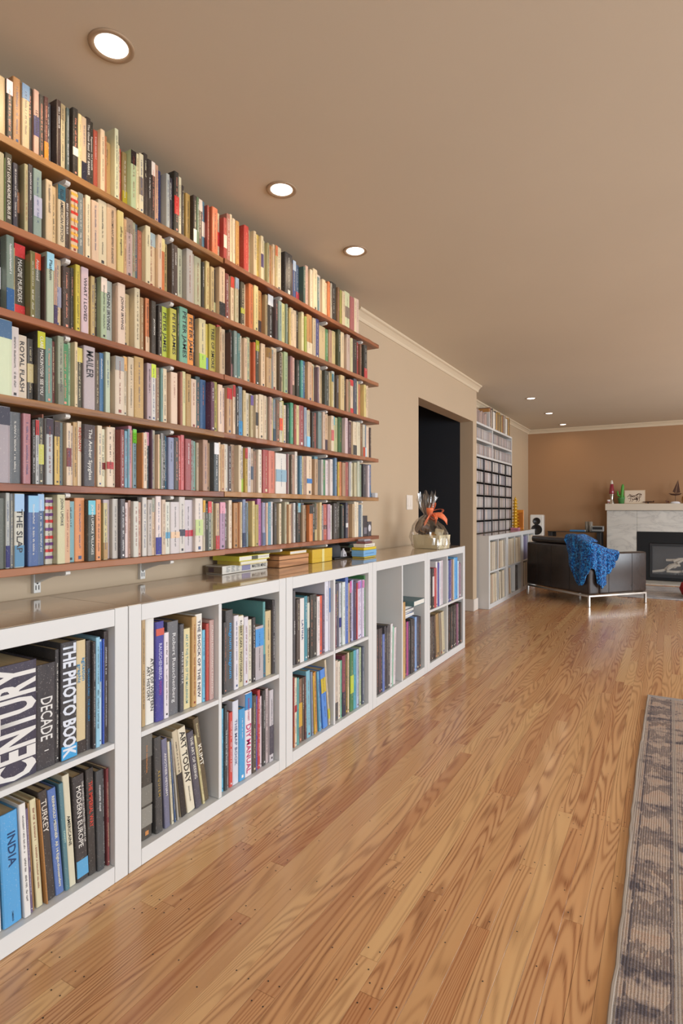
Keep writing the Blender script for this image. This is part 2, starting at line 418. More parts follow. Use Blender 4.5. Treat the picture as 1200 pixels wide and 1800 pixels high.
for r, sz in enumerate(SZ):
    for side, (a, b_) in enumerate(((-.6, SJ), (SJ+.002, SE+(0, -.001, .0, .0, -.012, .004)[r]))):
        m = MB(); c = (rs.random()*.6, rs.random()*.5, rs.random())
        dz = .001*side; xo = .004 if (r+side) % 2 else 0
        # slightly wavy hand-cut front edge, narrow chamfers
        N = 40; vs = []; fs = []
        for k in range(N+1):
            y = a+(b_-a)*k/N; w = .0015*sin(k*.9+r*2+side)+.001*sin(k*2.3+r); q = .002+.001*sin(k*1.7)
            xf = SX+w+xo
            for p in ((WX+.001, -BT), (xf-q, -BT), (xf, -BT+q), (xf, -q), (xf-q, 0), (WX+.001, 0)): vs.append((p[0], y, sz+p[1]+dz))
        for k in range(N):
            for j in range(6): fs.append((k*6+j, k*6+(j+1) % 6, k*6+6+(j+1) % 6, k*6+6+j))
        fs += [tuple(range(6))[::-1], tuple(range(N*6, N*6+6))]
        m.add(vs, fs, c)
        gold = (r, side) in ((3, 0), (4, 1), (0, 0))
        o = obj('shelf_board', m, M_shelf2 if gold else M_shelf)
        tag(o, '%s wooden %s wall shelf board, %s' % ('golden brown' if gold else 'reddish brown', NTH[r], 'left of the joint' if side == 0 else 'right of the joint, with free end'), 'shelf', 'wooden wall shelf boards')
# ------------------------------------------------------------------ books
def text_mesh(s, spacing=1.0, bold=.008):
    c = bpy.data.curves.new('t', 'FONT'); c.body = s; c.offset = bold; c.align_x = 'CENTER'; c.resolution_u = 2; c.space_character = spacing
    o = bpy.data.objects.new('t', c); COL.objects.link(o)
    me = bpy.data.meshes.new_from_object(o.evaluated_get(bpy.context.evaluated_depsgraph_get()))
    bpy.data.objects.remove(o); return me
def lum(c): return .3*c[0]+.6*c[1]+.1*c[2]
BOXF = [(0,3,2,1),(4,5,6,7),(0,1,5,4),(1,2,6,5),(2,3,7,6),(3,0,4,7)]
def spine_text(me, u0, u1, w, frac=.72, stretch=True):
    """place a flat text mesh on the spine (x = 0+): u0,u1 = z of its start (top) and end, w = spine width"""
    xs = [v.co.x for v in me.vertices]; ys = [v.co.y for v in me.vertices]
    if not xs: return None
    wx, wy = max(xs)-min(xs), max(ys)-min(ys); cx, cy = (max(xs)+min(xs))/2, (max(ys)+min(ys))/2
    sl = abs(u0-u1)/wx; sh = w*frac/wy
    if frac < .8:
        if sh > sl*(2.2 if frac >= .6 else 1.15): sh = sl*(2.2 if frac >= .6 else 1.15)
        if sl > sh*1.3: sl = sh*1.3
    mid = (u0+u1)/2; k = 1 if u0 > u1 else -1
    for v in me.vertices: v.co = Vector((.0011, k*(v.co.y-cy)*sh, mid-k*(v.co.x-cx)*sl))
    return me
def glyph_row(m, r, z0, z1, w, col=None, off=0, x=.001):
    z = z0; gh = min(w*r.uniform(.2, .36), .0055)
    gl = max(.0012, gh*.62)
    while z > z1:
        if r.random() < .16: z -= gl*1.1; continue
        a = r.uniform(.65, 1)*gh; y0 = off-gh/2
        k = r.random()
        m.quad((x, y0, z), (x, y0, z-gl*.3), (x, y0+a, z-gl*.3), (x, y0+a, z), col)
        if k < .7: m.quad((x, y0, z-gl*.3), (x, y0, z-gl*.75), (x, y0+gh*.25, z-gl*.75), (x, y0+gh*.25, z-gl*.3), col)
        if k > .4: m.quad((x, y0+a*.75, z-gl*.3), (x, y0+a*.75, z-gl*.75), (x, y0+a, z-gl*.75), (x, y0+a, z-gl*.3), col)
        z -= gl
def cover_geo(w, h, d, hard):
    """book cover: rounded spine at x=0 facing +x, boards to x=-d; y centred"""
    t = .0022 if hard else .0006; t = min(t, w*.2); y = w/2; bulge = min(.0035, w*.12) if hard else .0008
    outer = [(-d, -y), (-.003, -y), (-.0008, -y*.86), (bulge*.0, -y*.5), (0, y*.5), (-.0008, y*.86), (-.003, y), (-d, y)]
    inner = [(-d, y-t), (-.004, y-t), (-.004, -y+t), (-d, -y+t)]
    pl = outer+inner; n = len(pl)
    vs = [(p[0], p[1], 0) for p in pl]+[(p[0], p[1], h) for p in pl]
    fs = [(k, (k+1) % n, n+(k+1) % n, n+k) for k in range(n)]
    # caps as quads/fans
    fs += [(11, 10, 1, 0)[::1], (10, 9, 6, 5, 4, 3, 2, 1), (9, 8, 7, 6)]
    fs += [(n+0, n+1, n+10, n+11), (n+1, n+2, n+3, n+4, n+5, n+6, n+9, n+10), (n+6, n+7, n+8, n+9)]
    ins = .004 if hard else .0
    pg = [(-d+.003+ins, -y+t, .0004+ins), (-.004, -y+t, .0004+ins), (-.004, y-t, .0004+ins), (-d+.003+ins, y-t, .0004+ins)]
    pv = pg+[(p[0], p[1], h-.0008-ins) for p in pg]
    return vs, fs, pv
def xf(vs, M): return [tuple(M @ Vector(v)) for v in vs]
def auto_ink(c, r):
    return r.choice(((.03,.03,.035), (.05,.05,.06), (.25,.04,.03), (.04,.08,.2))) if lum(c) > .22 else r.choice(((.75,.72,.65), (.7,.62,.4), (.8,.8,.8), (.75,.3,.2)))
def make_book(name, x, y, z, w, h, d, col, r, hard=False, lean=0.0, bands=(), title=None, ink=None, tsize=.42, trange=(.93, .07), pages=True, flip=False):
    vs, fs, pv = cover_geo(w, h, d, hard)
    m = MB(); m.add(vs, fs)
    o = obj(name, m, M_cover, color=col); o.location = (x, y, z); o.rotation_euler = (lean, 0, 0)
    if lean: # rest on the lower edge
        o.location.z += abs(sin(lean))*w/2
    if pages:
        p = MB(); p.add(pv, BOXF); obj('pages', p, M_pages, o)
    for (f0, f1, c) in bands:
        q = MB(); q.box(-.002, .0005, -w/2*.97, w/2*.97, h*f0, h*f1); obj('printed_band', q, M_ink, o, color=c)
    ic = ink or auto_ink(bands[0][2] if bands and bands[0][1]-bands[0][0] > .5 else col, r)
    if title:
        for part in (title if isinstance(title, list) else [(title, trange[0], trange[1], tsize, 0, ic)]):
            s, a, b_, fr, off, c = part
            me = spine_text(text_mesh(s, 1, .035 if fr > .8 else .01), h*a, h*b_, w, fr)
            if me:
                q = obj('title', me, M_ink, o, color=c or ic); q.location = (0, off*w, 0)
    elif w > .005:
        q = MB(); a = r.uniform(.93, .85); cut = r.uniform(.4, .65)
        glyph_row(q, r, h*a, h*cut, w)
        if r.random() < .8: glyph_row(q, r, h*(cut-.05), h*r.uniform(.12, .2), w)
        if r.random() < .5: q.box(.0004, .0009, -w*.15, w*.15, h*.035, h*.035+w*.3)
        obj('title', q, M_ink, o, color=ic)['kind'] = 'stuff'
    return o
# colour words
NAMES = [('black', '201e1d'), ('charcoal', '3c3a3a'), ('dark brown', '3d2c22'), ('grey', '85827e'), ('light grey', 'b5b3b0'), ('white', 'e6e2da'), ('cream', 'd8c9a6'),
 ('tan', 'b89462'), ('ochre', 'a87c2c'), ('yellow', 'd8bb22'), ('lime', 'b4c82a'), ('olive', '7d7a3a'), ('green', '3d8458'), ('dark green', '25402c'), ('mint', 'a4c8ae'),
 ('teal', '3d7f8c'), ('pale blue', '9fc0d6'), ('blue', '3267b4'), ('navy', '25305c'), ('lilac', 'b3a8c4'), ('purple', '553c78'), ('magenta', 'b0509a'), ('pink', 'd6a0a0'),
 ('red', 'b82c26'), ('maroon', '6c2628'), ('coral', 'd66a52'), ('orange', 'd98632'), ('brown', '7d5436'), ('slate', '4d5a68'), ('beige', 'c4ab8c')]
NAMES = [(n, hx(h)) for n, h in NAMES]
def cname(c): return min(NAMES, key=lambda n: sum((a-b)**2*k for a, b, k in zip(n[1], c, (1, 1.2, .8))))[0]
# rows of the book wall: origin|scale of the reading, then right edge . colour height [ /bandcolour+place ] [ =title ]
ROWS = [
"""@0 5.4545;40.dca1;103.2221/fddt=;180.b853;255.dca3/68at;308.2224;362.dbb4/336m=LEVIATHAN;408.3334;450.5114/e82b;515.4574;562.3115;612.cca6/986t;640.4675;668.dba5;720.2226/ddcl;755.edb5;805.dcb6/223b;850.2116=The Ghost Road  PAT BARKER;893.2216=Regeneration  PAT BARKER;935.b434;978.edc5;1000.b744;1075.ca64;1112.eed9;1145.edc5;1185.c435
@200 5.4545;140.9854/a92b;190.bdb6/211t;215.eed5;258.eed6/876m;300.2117;335.2116=In the Night Season;370.3226/edct;408.da96;475.2386;508.bcd5;552.2245;597.2228/c22m;630.eed7;655.3224;700.cb75;745.ca54;775.3224/eedb;800.6864;845.5325/dcbt;893.38b5/dcbm;912.b434;920.2111;975.e744;1000.dcb5;1035.edc4/b22m;1065.b223/ecbm;1100.b776;1120.eed6;1147.edc5;1180.c944
@400 4.615;22.caa7;45.eed4;70.b834;92.dc95/c33t;112.9964;150.c225;165.d744;190.aba6;210.dcb6;230.ed95;250.db35;270.edc5/436m;300.ccb5;318.aa84;335.b734;352.ca74;368.edc5;385.dc96/d74t;425.edc6;445.7545;505.2236;520.db44;545.8544;570.25a6/bcdt;595.36a5/b34b;612.3664;635.dbb6;660.db85;680.eed5;715.edc7;735.5894;760.dde6;785.edc5;805.dcb4;822.e845;835.bbb5;880.2228;895.8645;912.aa45;935.edc5;978.ded6/876m;1010.b675;1030.eed6;1052.edd7""",
"""@0 5.4545;22.bba5;33.7953;105.3326=DIRTY LOVE ANDRE DUBUS III;150.3353;212.4325/a75m=Geoff Dyer;250.bb95;295.3345;377.8ab5/aabm;420.26a4;485.dcb3;535.dca3;608.dcb6/256t=ELLIS  AMERICAN PSYCHO;650.4335=BRET EASTON ELLIS;718.dcb6/c32s;770.7895;785.ca84;800.3225;850.eed5;920.dcb5;1005.ddc6;1100.dba7=FRESH COMPLAINT JEFFREY EUGENIDES;1160.dc86=jeffrey eugenides;1190.ca84
@200 5.4545;95.cb85;168.bab6/876t;205.9a96;240.4685;282.b654;328.ddc6;410.edc6/abbt;450.dcb5;485.d725/dc8t;525.cb84;548.3225;590.4336;630.bba6;680.ddd6;740.bbc6;795.bbb6;860.bcb6;880.3335;915.dc95;950.cb84;995.3335/cc9b;1050.dcb6/222b;1085.7224;1118.cba5/b87b;1150.edc5/c43t
@370 7.5;355.ccb5/89at;395.5445;445.4435/aa3l;490.fed5;545.d735;600.eda5;650.b834/322b;705.c735;735.a974;770.bcb4;840.2227/dddt;870.4345;910.8ab5;965.dda6;990.7994;1015.3236;1035.3221;1060.dc84;1105.edc5;1145.edc5;1185.4325
@510 7.5;20.dcb5;60.edc5;100.edc5;135.3235;165.eec6;190.ac53;260.c955/dcab;280.8655;325.ccb5;378.34a6;410.ca75;490.dca6;525.5964;565.b984;610.dc94;645.3426;690.edc6;725.dc95;770.cbc6;800.ddc5;850.3225;868.eed5;895.a225;915.8544;945.eee5;985.3335/b33b""",
"""@0 5.4545;35.4455/dddm;112.7996/258b;130.4444;158.cb84;265.3326/c33e=MAGPIE MURDERS;285.8853;338.7735;405.6775/d53t=Atomised;418.4225;490.bcc6/9cdt=Platform;525.ca95/435b;600.dcb6/99am;672.4336;705.3335;750.dc16;822.dce6=WHAT I LOVED;868.dca4=HUXLEY;908.cb84;942.3225;1000.acb6/dcbt;1090.bcd6=JOHN IRVING;1100.caa4;1175.edd6=JOHN IRVING
@200 5.4545;88.c964;175.dca4;228.ddc6;262.a863;300.3454;338.e854/db9b;380.3334=JACOBSON;425.4335;462.3334;525.bd26=PETER JAMES;590.cc36=PETER JAMES;608.3415;685.6bb6=PETER JAMES;752.f925=PETER JAMES;800.2246=THE LAST;865.ddb5/ac5b;925.dc45/68bb;990.bb45=TREE OF SMOKE;1010.cb94;1045.c336;1090.edc5;1103.4223;1130.3336/d99b
@370 7.5;320.79a6;362.4895;408.edd5;448.dcb4;492.bca5;500.3223;545.d854;570.d624;615.3325/991t;650.a984;705.edc5;770.ca84/863t;800.89a4;870.edc5;905.5434;935.dcb4;985.aca5;1035.79c6;1065.9674;1105.dbb5/543b;1135.acd5;1170.3334
@510 7.5;150.3ab5;175.26b4;195.3335;220.dc95;275.dba6;300.c964;340.eed6;360.7684;410.edc6;445.dca5;498.3446;520.edc4;545.dc94/378t;580.cde6;610.4334;635.ed95;685.dca5;715.3225;740.b984;765.8863;810.edd5/c33e;850.4576;895.ddb6;920.d854;945.c744;970.ed95;1000.edc4;1025.edc5;1045.2224""",
"""@0 5.4545;98.ded6/468t;182.dde5;285.ddc4=ROYAL FLASH;345.4443/cb8m;420.3336/bb2t=CLARE MACKINTOSH  SEE YOU;490.6994;525.7334;585.9a96/776b;658.3966;690.bdc5;720.edb5;775.4434/cb6t;885.bbc5=MAILER;930.5434;948.eee4;992.27b4=;1038.bdc5;1080.edc4/333t;1165.ddc5/999t
@200 5.4545;112.dcb5/da6t;170.dcb5;260.ca66;300.4455;345.bab5;390.dde6/cd4t;425.9764;445.7ab4;485.edc5;520.dcb5;585.edc6;610.4334;632.a655;665.dda6;715.b956;750.dc96/546m;805.edc5;850.3566;905.26a6;940.6255;978.aa35
@370 7.5;75.cb84;128.edc5;165.eed4;200.edd4;265.ca84/b22t;297.edc6/b22t;340.2225;395.79b6/38bb;430.dc95;455.3222;505.ddc5;540.cb94/659t;580.ccb5;610.edc5/333m;670.edc5;710.dcb5;745.8a95;775.caa5;800.dc95;835.79a5/245b;880.7545;920.ddc5/e52m;962.cc85;1010.edc4;1030.3454;1070.3a85;1100.a435;1145.dda5
@510 7.5;158.a456;190.9bd5;215.dcb5;260.ccb4/8ceb;285.c736;320.3333;355.a554;400.79a5;430.dcb5;470.db95/323b;492.edc5;512.da25;545.edc5/c66m;598.dda5/5abt;650.bc95;695.2625;730.dcd5;775.5234;805.dcb5;850.edc5/333b;895.ddc5;930.8644;960.ddc5/b42b;1000.57a5/adeb;1035.edc4;1060.bb84;1078.4224""",
"""@0 5.4545;80.aab7/334t;200.5676;278.b785;310.2224;345.bcd4/a22t;400.4445/bb5m;415.a656;480.bcd5/323t;495.1116;550.db44/433t;618.79a5;665.edc5/733m;698.dcb4;740.ca65;780.edc6=REVENANT;885.4455/433t=The Amber Spyglass;915.b864;962.edc5;1005.eed4/711l;1070.edc5/a22l;1082.c846;1130.eed6;1168.9335;1198.6ad4
@200 5.4545;38.eed6;75.a346;125.7bd5;160.c8a8;205.ca85;242.8bd6/7c3t;258.c834;295.edc5;332.6785/d9at;345.5356;395.bba6;412.edb5;425.7953;452.8895;480.2226;500.28b4;555.89c6;600.3335;628.c336;662.d676;722.a455;765.8995;805.8cc4;828.dcb4;875.b985;935.b985;980.4565/dddt;1000.edc5;1035.ca75;1060.edd5;1105.dde5;1140.4334;1180.b985
@370 7.5;385.edc6;425.dde5/ac5b;458.ca34/b33t;502.dde5;525.3455;560.cba5/456m;600.9764;645.eee5;690.dde5;765.b335;845.d765;985.eef5/8abm;1000.9785;1035.ccc5;1055.5434;1090.b984
@510 7.5;35.bb94;72.eee6;103.edc5;135.48b5;158.dc95;198.b984;265.edc5/37bl;303.dcb5;345.ca84;390.6ac6;415.ccd4;462.4965;488.2223;525.eef5;560.eef5;590.58b6;615.e634/557t;635.db24;660.d844;700.b974;735.a445;755.eed5;775.ccd5;790.eed5;810.bbd5;830.eee5;862.cca5;892.cdc6;912.8a94;935.ddd5;965.3345;995.2235;1018.dde4;1045.37b5""",
"""@0 5.4545;35.5665;75.bcd6/226b;108.7896;203.cdd6/9bdt/58ab=THE SLAP;255.3375;358.36b6/8bdt;420.36a6/9bdt;445.dcc7;520.ddd5/c33s;598.ddb6=JOHN UPDIKE;655.db94;728.7bd4;825.e955;895.3445/6bct=JOHN UPDIKE VILLAGES;945.e955;972.4863;1012.dc94/a85b;1075.ccd5;1130.ccd5;1178.4455
@200 5.4545;88.4455;135.ede4;160.ca94;212.dde4;248.ca94;260.3336;305.dde6;350.ccc5;378.dca6/998t;432.eef7/228b;470.dcb5;520.dee6/59bl;608.dde6/db9l;665.dde6/334l;755.dde6/b34l;828.eee6/bc8m;850.ccb5/da3t;875.3334;910.6775/c33t;940.3544;965.ddc5;1000.db94/b33b;1050.b9c5/d9at;1085.6554;1115.eed5;1125.3333;1170.b844
@370 7.5;345.c854;375.e964;400.edb4;440.79c6/235b;455.2344;480.79b5;520.dcc5/445b;555.ed95;600.ba44;650.c6b9;690.aad5/568b;710.a335;735.ecb5;775.59c5;805.dde5;840.4445;870.ca84;900.edc5;945.27b5;970.bba5;1005.c555;1030.eca4;1065.ddc5;1090.b984
@510 7.5;68.dde5;90.2225;132.2335/7bct;170.b984;205.ddd5/445t;225.2224;270.e834/222t;300.4324;328.4545/ba7b;360.ca84;385.eda5;420.8894;465.c546/5222l;500.cad6;535.dde4;560.edc3;600.4445;630.3334;665.3325;695.3444;712.dd54/478b;740.3355/dddl;768.eee5;800.b984;830.ca84;860.eed6;885.eed6;920.5796;942.dee5"""]
rb = random.Random(11)
allb = []
for r, txt in enumerate(ROWS):
    prev = Yof(-46, 1.64); og, sc = 0, 1; lst = []
    # two books left of the frame keep the shelf from ending at the picture edge
    for tok in re.split(r'[;\n]', txt):
        tok = tok.strip()
        if not tok: continue
        if tok[0] == '@': og, sc = (float(a) for a in tok[1:].split()); continue
        tok, _, ttl = tok.partition('=')
        parts = tok.split('/'); e, cc = parts[0].split('.')
        px = og+float(e)/sc; y = Yof(px, 1.64)
        if y-prev < .0025: continue
        bands = []
        c = hx(cc[:3]); dg = int(cc[3])
        for b_ in parts[1:]:
            bc = L(b_[:3]); k = b_[-1]
            if k == 't': bands.append((.76, .995, bc))
            elif k == 'b': bands.append((.01, .3, bc))
            elif k == 'm': bands.append((.3, .6, bc))
            elif k == 'l': bands.append((.3, .42, bc))
            elif k == 'e': bands += [(.82, .995, bc), (.005, .16, bc)]
            elif k == 's': bands += [(q, q+.045, bc if j % 2 else L('d9a23c' if r == 1 else '6a3a7a')) for j, q in enumerate((.08, .18, .28, .38, .5, .62, .72, .82, .92))]
        h = .163+.0078*dg+rb.uniform(-.006, .005)
        if dg == 9: h = .239 if r == 0 else .215
        if r and h > .2155: h = .2155
        lst.append(dict(r=r, y0=prev, y1=y, c=c, h=h, bands=bands, t=ttl or None, px=px)); prev = y
    for i, b_ in enumerate(lst): b_['i'] = i; b_['nl'] = lst[i-1] if i else None; b_['nr'] = lst[i+1] if i+1 < len(lst) else None
    allb += lst
for b_ in allb:
    ym = (b_['y0']+b_['y1'])/2; d = ym*CT+1.64*ST
    b_['area'] = (b_['px']-(600+F*((-1.64*CT+b_['y0']*ST)/(b_['y0']*CT+1.64*ST))))*b_['h']*F/d
order = sorted(allb, key=lambda b_: -b_['area'])
keep = set(id(b_) for b_ in order[:300])
ORD = ['first','second','third','fourth','fifth','sixth','seventh','eighth','ninth','tenth']
def ordn(n):
    n += 1
    return str(n)+('th' if 10 < n % 100 < 14 else {1:'st',2:'nd',3:'rd'}.get(n % 10, 'th'))
far = MB()
for b_ in allb:
    w = b_['y1']-b_['y0']-.0006; ym = (b_['y0']+b_['y1'])/2; h = b_['h']
    setb = rb.choice((.008, .010, .013, .016, .022, .030, .036)); d = min(h*.64, .13)*rb.uniform(.93, 1.03)
    x = SX-setb; z = SZ[b_['r']]+.0012
    if d > x-(WX+.018): d = x-(WX+.018)
    if b_['r'] and any(b_['y0'] < y+.0085 and b_['y1'] > y-.0085 for y in STD) and h > .17: h = min(h, .195); d = min(d, x-(WX+.016+.094))
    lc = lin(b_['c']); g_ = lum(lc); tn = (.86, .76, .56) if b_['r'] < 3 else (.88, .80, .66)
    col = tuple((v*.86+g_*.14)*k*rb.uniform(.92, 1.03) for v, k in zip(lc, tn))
    if id(b_) in keep:
        tr = (.79, .2) if len(b_['bands']) == 2 else (.93, .1); ti = None
        if b_['t']:
            bc = col if not (b_['bands'] and b_['t'].startswith('CLARE')) else (0, 0, 0)
            ti = (.7, .68, .62) if lum(bc) < .2 else (.03, .03, .035)
            if b_['t'] == 'REVENANT': ti = L('b8342c')
            if b_['t'] in ('MAILER', 'REVENANT'): tr = (.93, .5)
            if b_['t'] in ('HUXLEY', 'JOHN UPDIKE', 'Atomised', 'Platform'): tr = (.95, .55)
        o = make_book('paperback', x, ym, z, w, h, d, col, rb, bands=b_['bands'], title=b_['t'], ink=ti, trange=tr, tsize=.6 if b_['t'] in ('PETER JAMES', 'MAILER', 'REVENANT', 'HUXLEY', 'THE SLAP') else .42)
        me = cname(b_['c']); l = cname(b_['nl']['c']) if b_['nl'] else None; rt = cname(b_['nr']['c']) if b_['nr'] else None
        size = ('thin ' if w < .013 else 'thick ' if w > .03 else '')+('tall ' if h > .211 else 'short ' if h < .18 else '')
        if l and rt: bt = 'between %s and %s ones' % (l, rt) if l != rt else 'between two %s ones' % l
        else: bt = 'at the left picture edge'
        lb = '%s%s paperback %s, %s from left on %s wall shelf' % (size, me, bt, ordn(b_['i']), NTH[b_['r']])
        if len(lb.split()) > 16: lb = '%s paperback %s, %s from left on %s wall shelf' % (me, bt, ordn(b_['i']), NTH[b_['r']])
        tag(o, lb, 'book', 'books on the %s wall shelf' % NTH[b_['r']])
    else:
        vs, fs, pv = cover_geo(w, h, d, False); M = Matrix.Translation((x, ym, z))
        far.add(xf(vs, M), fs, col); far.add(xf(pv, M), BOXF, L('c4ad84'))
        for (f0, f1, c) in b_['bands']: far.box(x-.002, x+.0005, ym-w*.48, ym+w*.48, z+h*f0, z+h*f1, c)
        if w > .006:
            n0 = len(far.v); glyph_row(far, rb, h*.9, h*rb.uniform(.15, .5), w, auto_ink(col, rb))
            far.v[n0:] = [(v[0]+x, v[1]+ym, v[2]+z) for v in far.v[n0:]]
o = obj('paperbacks', far, M_vcol); tag(o, 'remaining rows of thinner paperbacks towards the far end of wall shelves', 'books', kind='stuff')
# ------------------------------------------------------------------ big books in the cube cabinets
# cell: (unit, column, level, x plane, origin px, scale, left inner, [edge, colour, height cm, title, lean deg, bands])
def cell_z(level, unit=0): return (.0512 if level == 0 else .4035)
bigs = []
def cell(unit, colm, level, og, sc, left, books, where, tall=False, X=1.415, name='art_book', cat='book', y0=None, depth=None):
    X = (1.405, 1.407, 1.402, 1.398, 1.391)[unit]
    prev = Yof(og+left/sc, X) if y0 is None else y0
    z = cell_z(level)+.001
    inner_l = UY[unit]+(.046 if colm == 0 else .407)+.001; inner_r = UY[unit]+(.390 if colm == 0 else .751)-.0015
    prev = max(prev, inner_l)
    n = len(books); info = []
    for i, bk in enumerate(books):
        e, c, h = bk[:3]; rest_ = bk[3:]
        ttl = rest_[0] if rest_ else None; lean = radians(rest_[1]) if len(rest_) > 1 else 0; bands = rest_[2] if len(rest_) > 2 else ()
        ink = L(rest_[3]) if len(rest_) > 3 and rest_[3] else None
        y = min(Yof(og+e/sc, X), inner_r); w = y-prev
        if w < .002: continue
        info.append((prev, y, c, h, ttl, lean, bands, ink)); prev = y
    pl = 0.0
    for i, (a, b_, c, h, ttl, lean, bands, ink) in enumerate(info):
        hh = h/100
        if lean > pl: lean = min(lean, pl+.33*(b_-a)/hh)
        gap = hh*(math.tan(lean)-math.tan(pl)) if lean > pl else 0
        pl = lean
        a += gap; w = (b_-a)/cos(lean)*1.0-.0012
        lim = .332 if not tall else .6
        hh = min(hh, lim)
        x = -X+rb.choice(((0, .003, -.004, .005) if unit < 2 else (0, .002, -.004))); dd = min(.30, max(.19, hh*.80)) if depth is None else depth
        if -x+dd > 1.755: dd = 1.755+x
        ww = w*cos(lean)**2
        yc = (a+b_)/2
        if lean: yc += 0
        o = make_book(name, x, yc, z, ww, hh if not lean else min(hh, (lim-.01)/cos(lean)-ww*abs(sin(lean))), dd, L(c), rb, hard=ww > .012, lean=lean, title=ttl, ink=ink,
                      bands=[(p, q, L(k)) for p, q, k in bands], tsize=.4)
        nm = cname(hx(c)); l = cname(hx(info[i-1][2])) if i else None; r_ = cname(hx(info[i+1][2])) if i+1 < len(info) else None
        size = ('thin ' if w < .012 else 'thick ' if w > .035 else 'large ')
        if l and r_ and l != r_: bt = 'between %s and %s' % (l, r_)
        elif l and r_: bt = 'between two %s' % l
        elif r_: bt = 'beside %s' % r_
        else: bt = 'beside %s' % l
        bigs.append((o, '%s%s %s %s, %s from left, %s' % (size, nm, name.replace('art_book', 'book').replace('_', ' '), bt, ordn(i), where.replace('the ', '').replace(' of', ' in')), cat, 'items in ' + where, ordn(i)))
# nearest cabinet, upper right cell
blk = '2b2a2f'
cell(0, 1, 1, 0, 4.615, -330, [
 (295, '2f2d45', 29, [('CENTURY', .01, .985, .96, 0, L('dcdad6'))], 0, (), 'dcdad6'),
 (455, '2c2b33', 27, [('DECADE', .68, .27, .62, 0, L('dcdad6')), ('1', .2, .14, .22, 0, L('dcdad6'))]),
 (490, '24242a', 30), (622, '2a2c34', 31.5, [('THE PHOTO BOOK', .985, .02, .85, 0, L('d6dce6'))], 0, ((.005, .12, '3f9bd0'),)),
 (706, 'd3bf94', 31, [('graphic', .80, .62, .42, -.22, L('2c86b8')), ('agitation', .86, .62, .42, .22, L('2c86b8'))], 0, ((.0, .11, '3a3230'),)),
 (745, '302e33', 30.5, 'SALVADOR DALI   THE GALLERY', 0, (), '2c86b8'), (770, '2c2a30', 30, None, 0, (), 'dddddd'),
 (805, '8fc4dc', 31), (835, 'b8d4e8', 30, None, 0, ((.6, .98, '3a6fc0'),)), (850, '3558b8', 30), (885, '3a3030', 32), (912, 'c0a878', 26)],
 'top cell of the nearest cabinet')
cell(0, 1, 0, 0, 4.615, -300, [(-120, '55606a', 28, None, 2), (-30, 'c8c0a8', 28, None, 2), (22, 'e4e2da', 30, None, 2), (182, '4a9fd8', 28, [('INDIA', .82, .52, .42, .1, L('1f3f6a')), ('CAMBRIDGE', .12, .03, .2, 0, L('16284a'))], 2.5),
 (247, 'e2e0dc', 29, None, 3), (272, '6a5a7a', 27, None, 3), (290, 'a07a4a', 28, None, 3), (360, 'd8cfa8', 28.5, None, 4), (386, 'a8743a', 28, None, 5),
 (462, '302a2a', 29.5, [('TURKEY', .92, .62, .62, 0, L('d8d0c4'))], 5, (), 'd8d0c4'), (532, '5272b0', 29, "REINHOLD MESSNER  All 14 Eight-thousanders", 5, (), 'e8e4c0'),
 (570, '4a7a86', 29.5, 'EVEREST', 4, (), 'b8d8d0'), (628, 'd4ceb4', 31, 'AMERICAINE', 4, (), '2a2a2a'), (722, '2e2c30', 29.5, [('MODERN EUROPE', .90, .32, .42, -.06, L('dedad2')), ('THE OXFORD ILLUSTRATED HISTORY OF', .93, .35, .16, .3, L('dedad2'))], 3, ((.04, .2, '5aa0cc'),)),
 (785, '2a2829', 30, [('THE IMPERIAL WAY', .88, .45, .5, 0, L('d04434'))], 2), (843, '3a3f44', 28.5, None, 1.5), (862, '33343a', 28, None, 1),
 (884, '7a3038', 28, None, 1), (897, 'b8a07a', 27.5, None, 1), (935, '8fa08a', 29, None, .5, ((.0, .5, '2a2c2a'),))],
 'bottom cell of the nearest cabinet', X=1.405)
cell(1, 0, 1, 220, 4, 122, [(150, 'b89c70', 33), (212, 'e6e4dc', 33, [('ATLAS OF WESTERN', .62, .12, .34, .2, L('333333')), ('ART HISTORY', .55, .22, .34, -.2, L('333333'))]),
 (270, '3b3a92', 31.5, [('RAUSCHENBERG', .78, .42, .4, 0, L('c9c8e6')), ('POSTERS', .4, .26, .4, 0, L('a04a9a'))], 0, ((.86, .93, 'c8584a'),)), (305, 'e4dce2', 27.5), (382, '63656b', 30.5, 'Robert Rauschenberg', 0, (), 'd4d4d4'),
 (411, '47484e', 29, 'M A D E  I N  U S A', 0, (), 'dddddd'), (466, 'dccf9e', 27, 'ART AT THE TURN OF THE MILLENNIUM', 0, (), '6a9a9a'), (500, 'c09a62', 30.5, None),
 (549, 'e6e2d8', 31, 'THE SHOCK OF THE NEW', 0, (), '2a2c44'), (570, '6ab8d8', 25), (590, 'b8443c', 27), (642, 'c4a09a', 28, 'ITALIAN RENAISSANCE PAINTING', 0, (), 'e6dcd4')], 'upper left cell of the second cabinet')
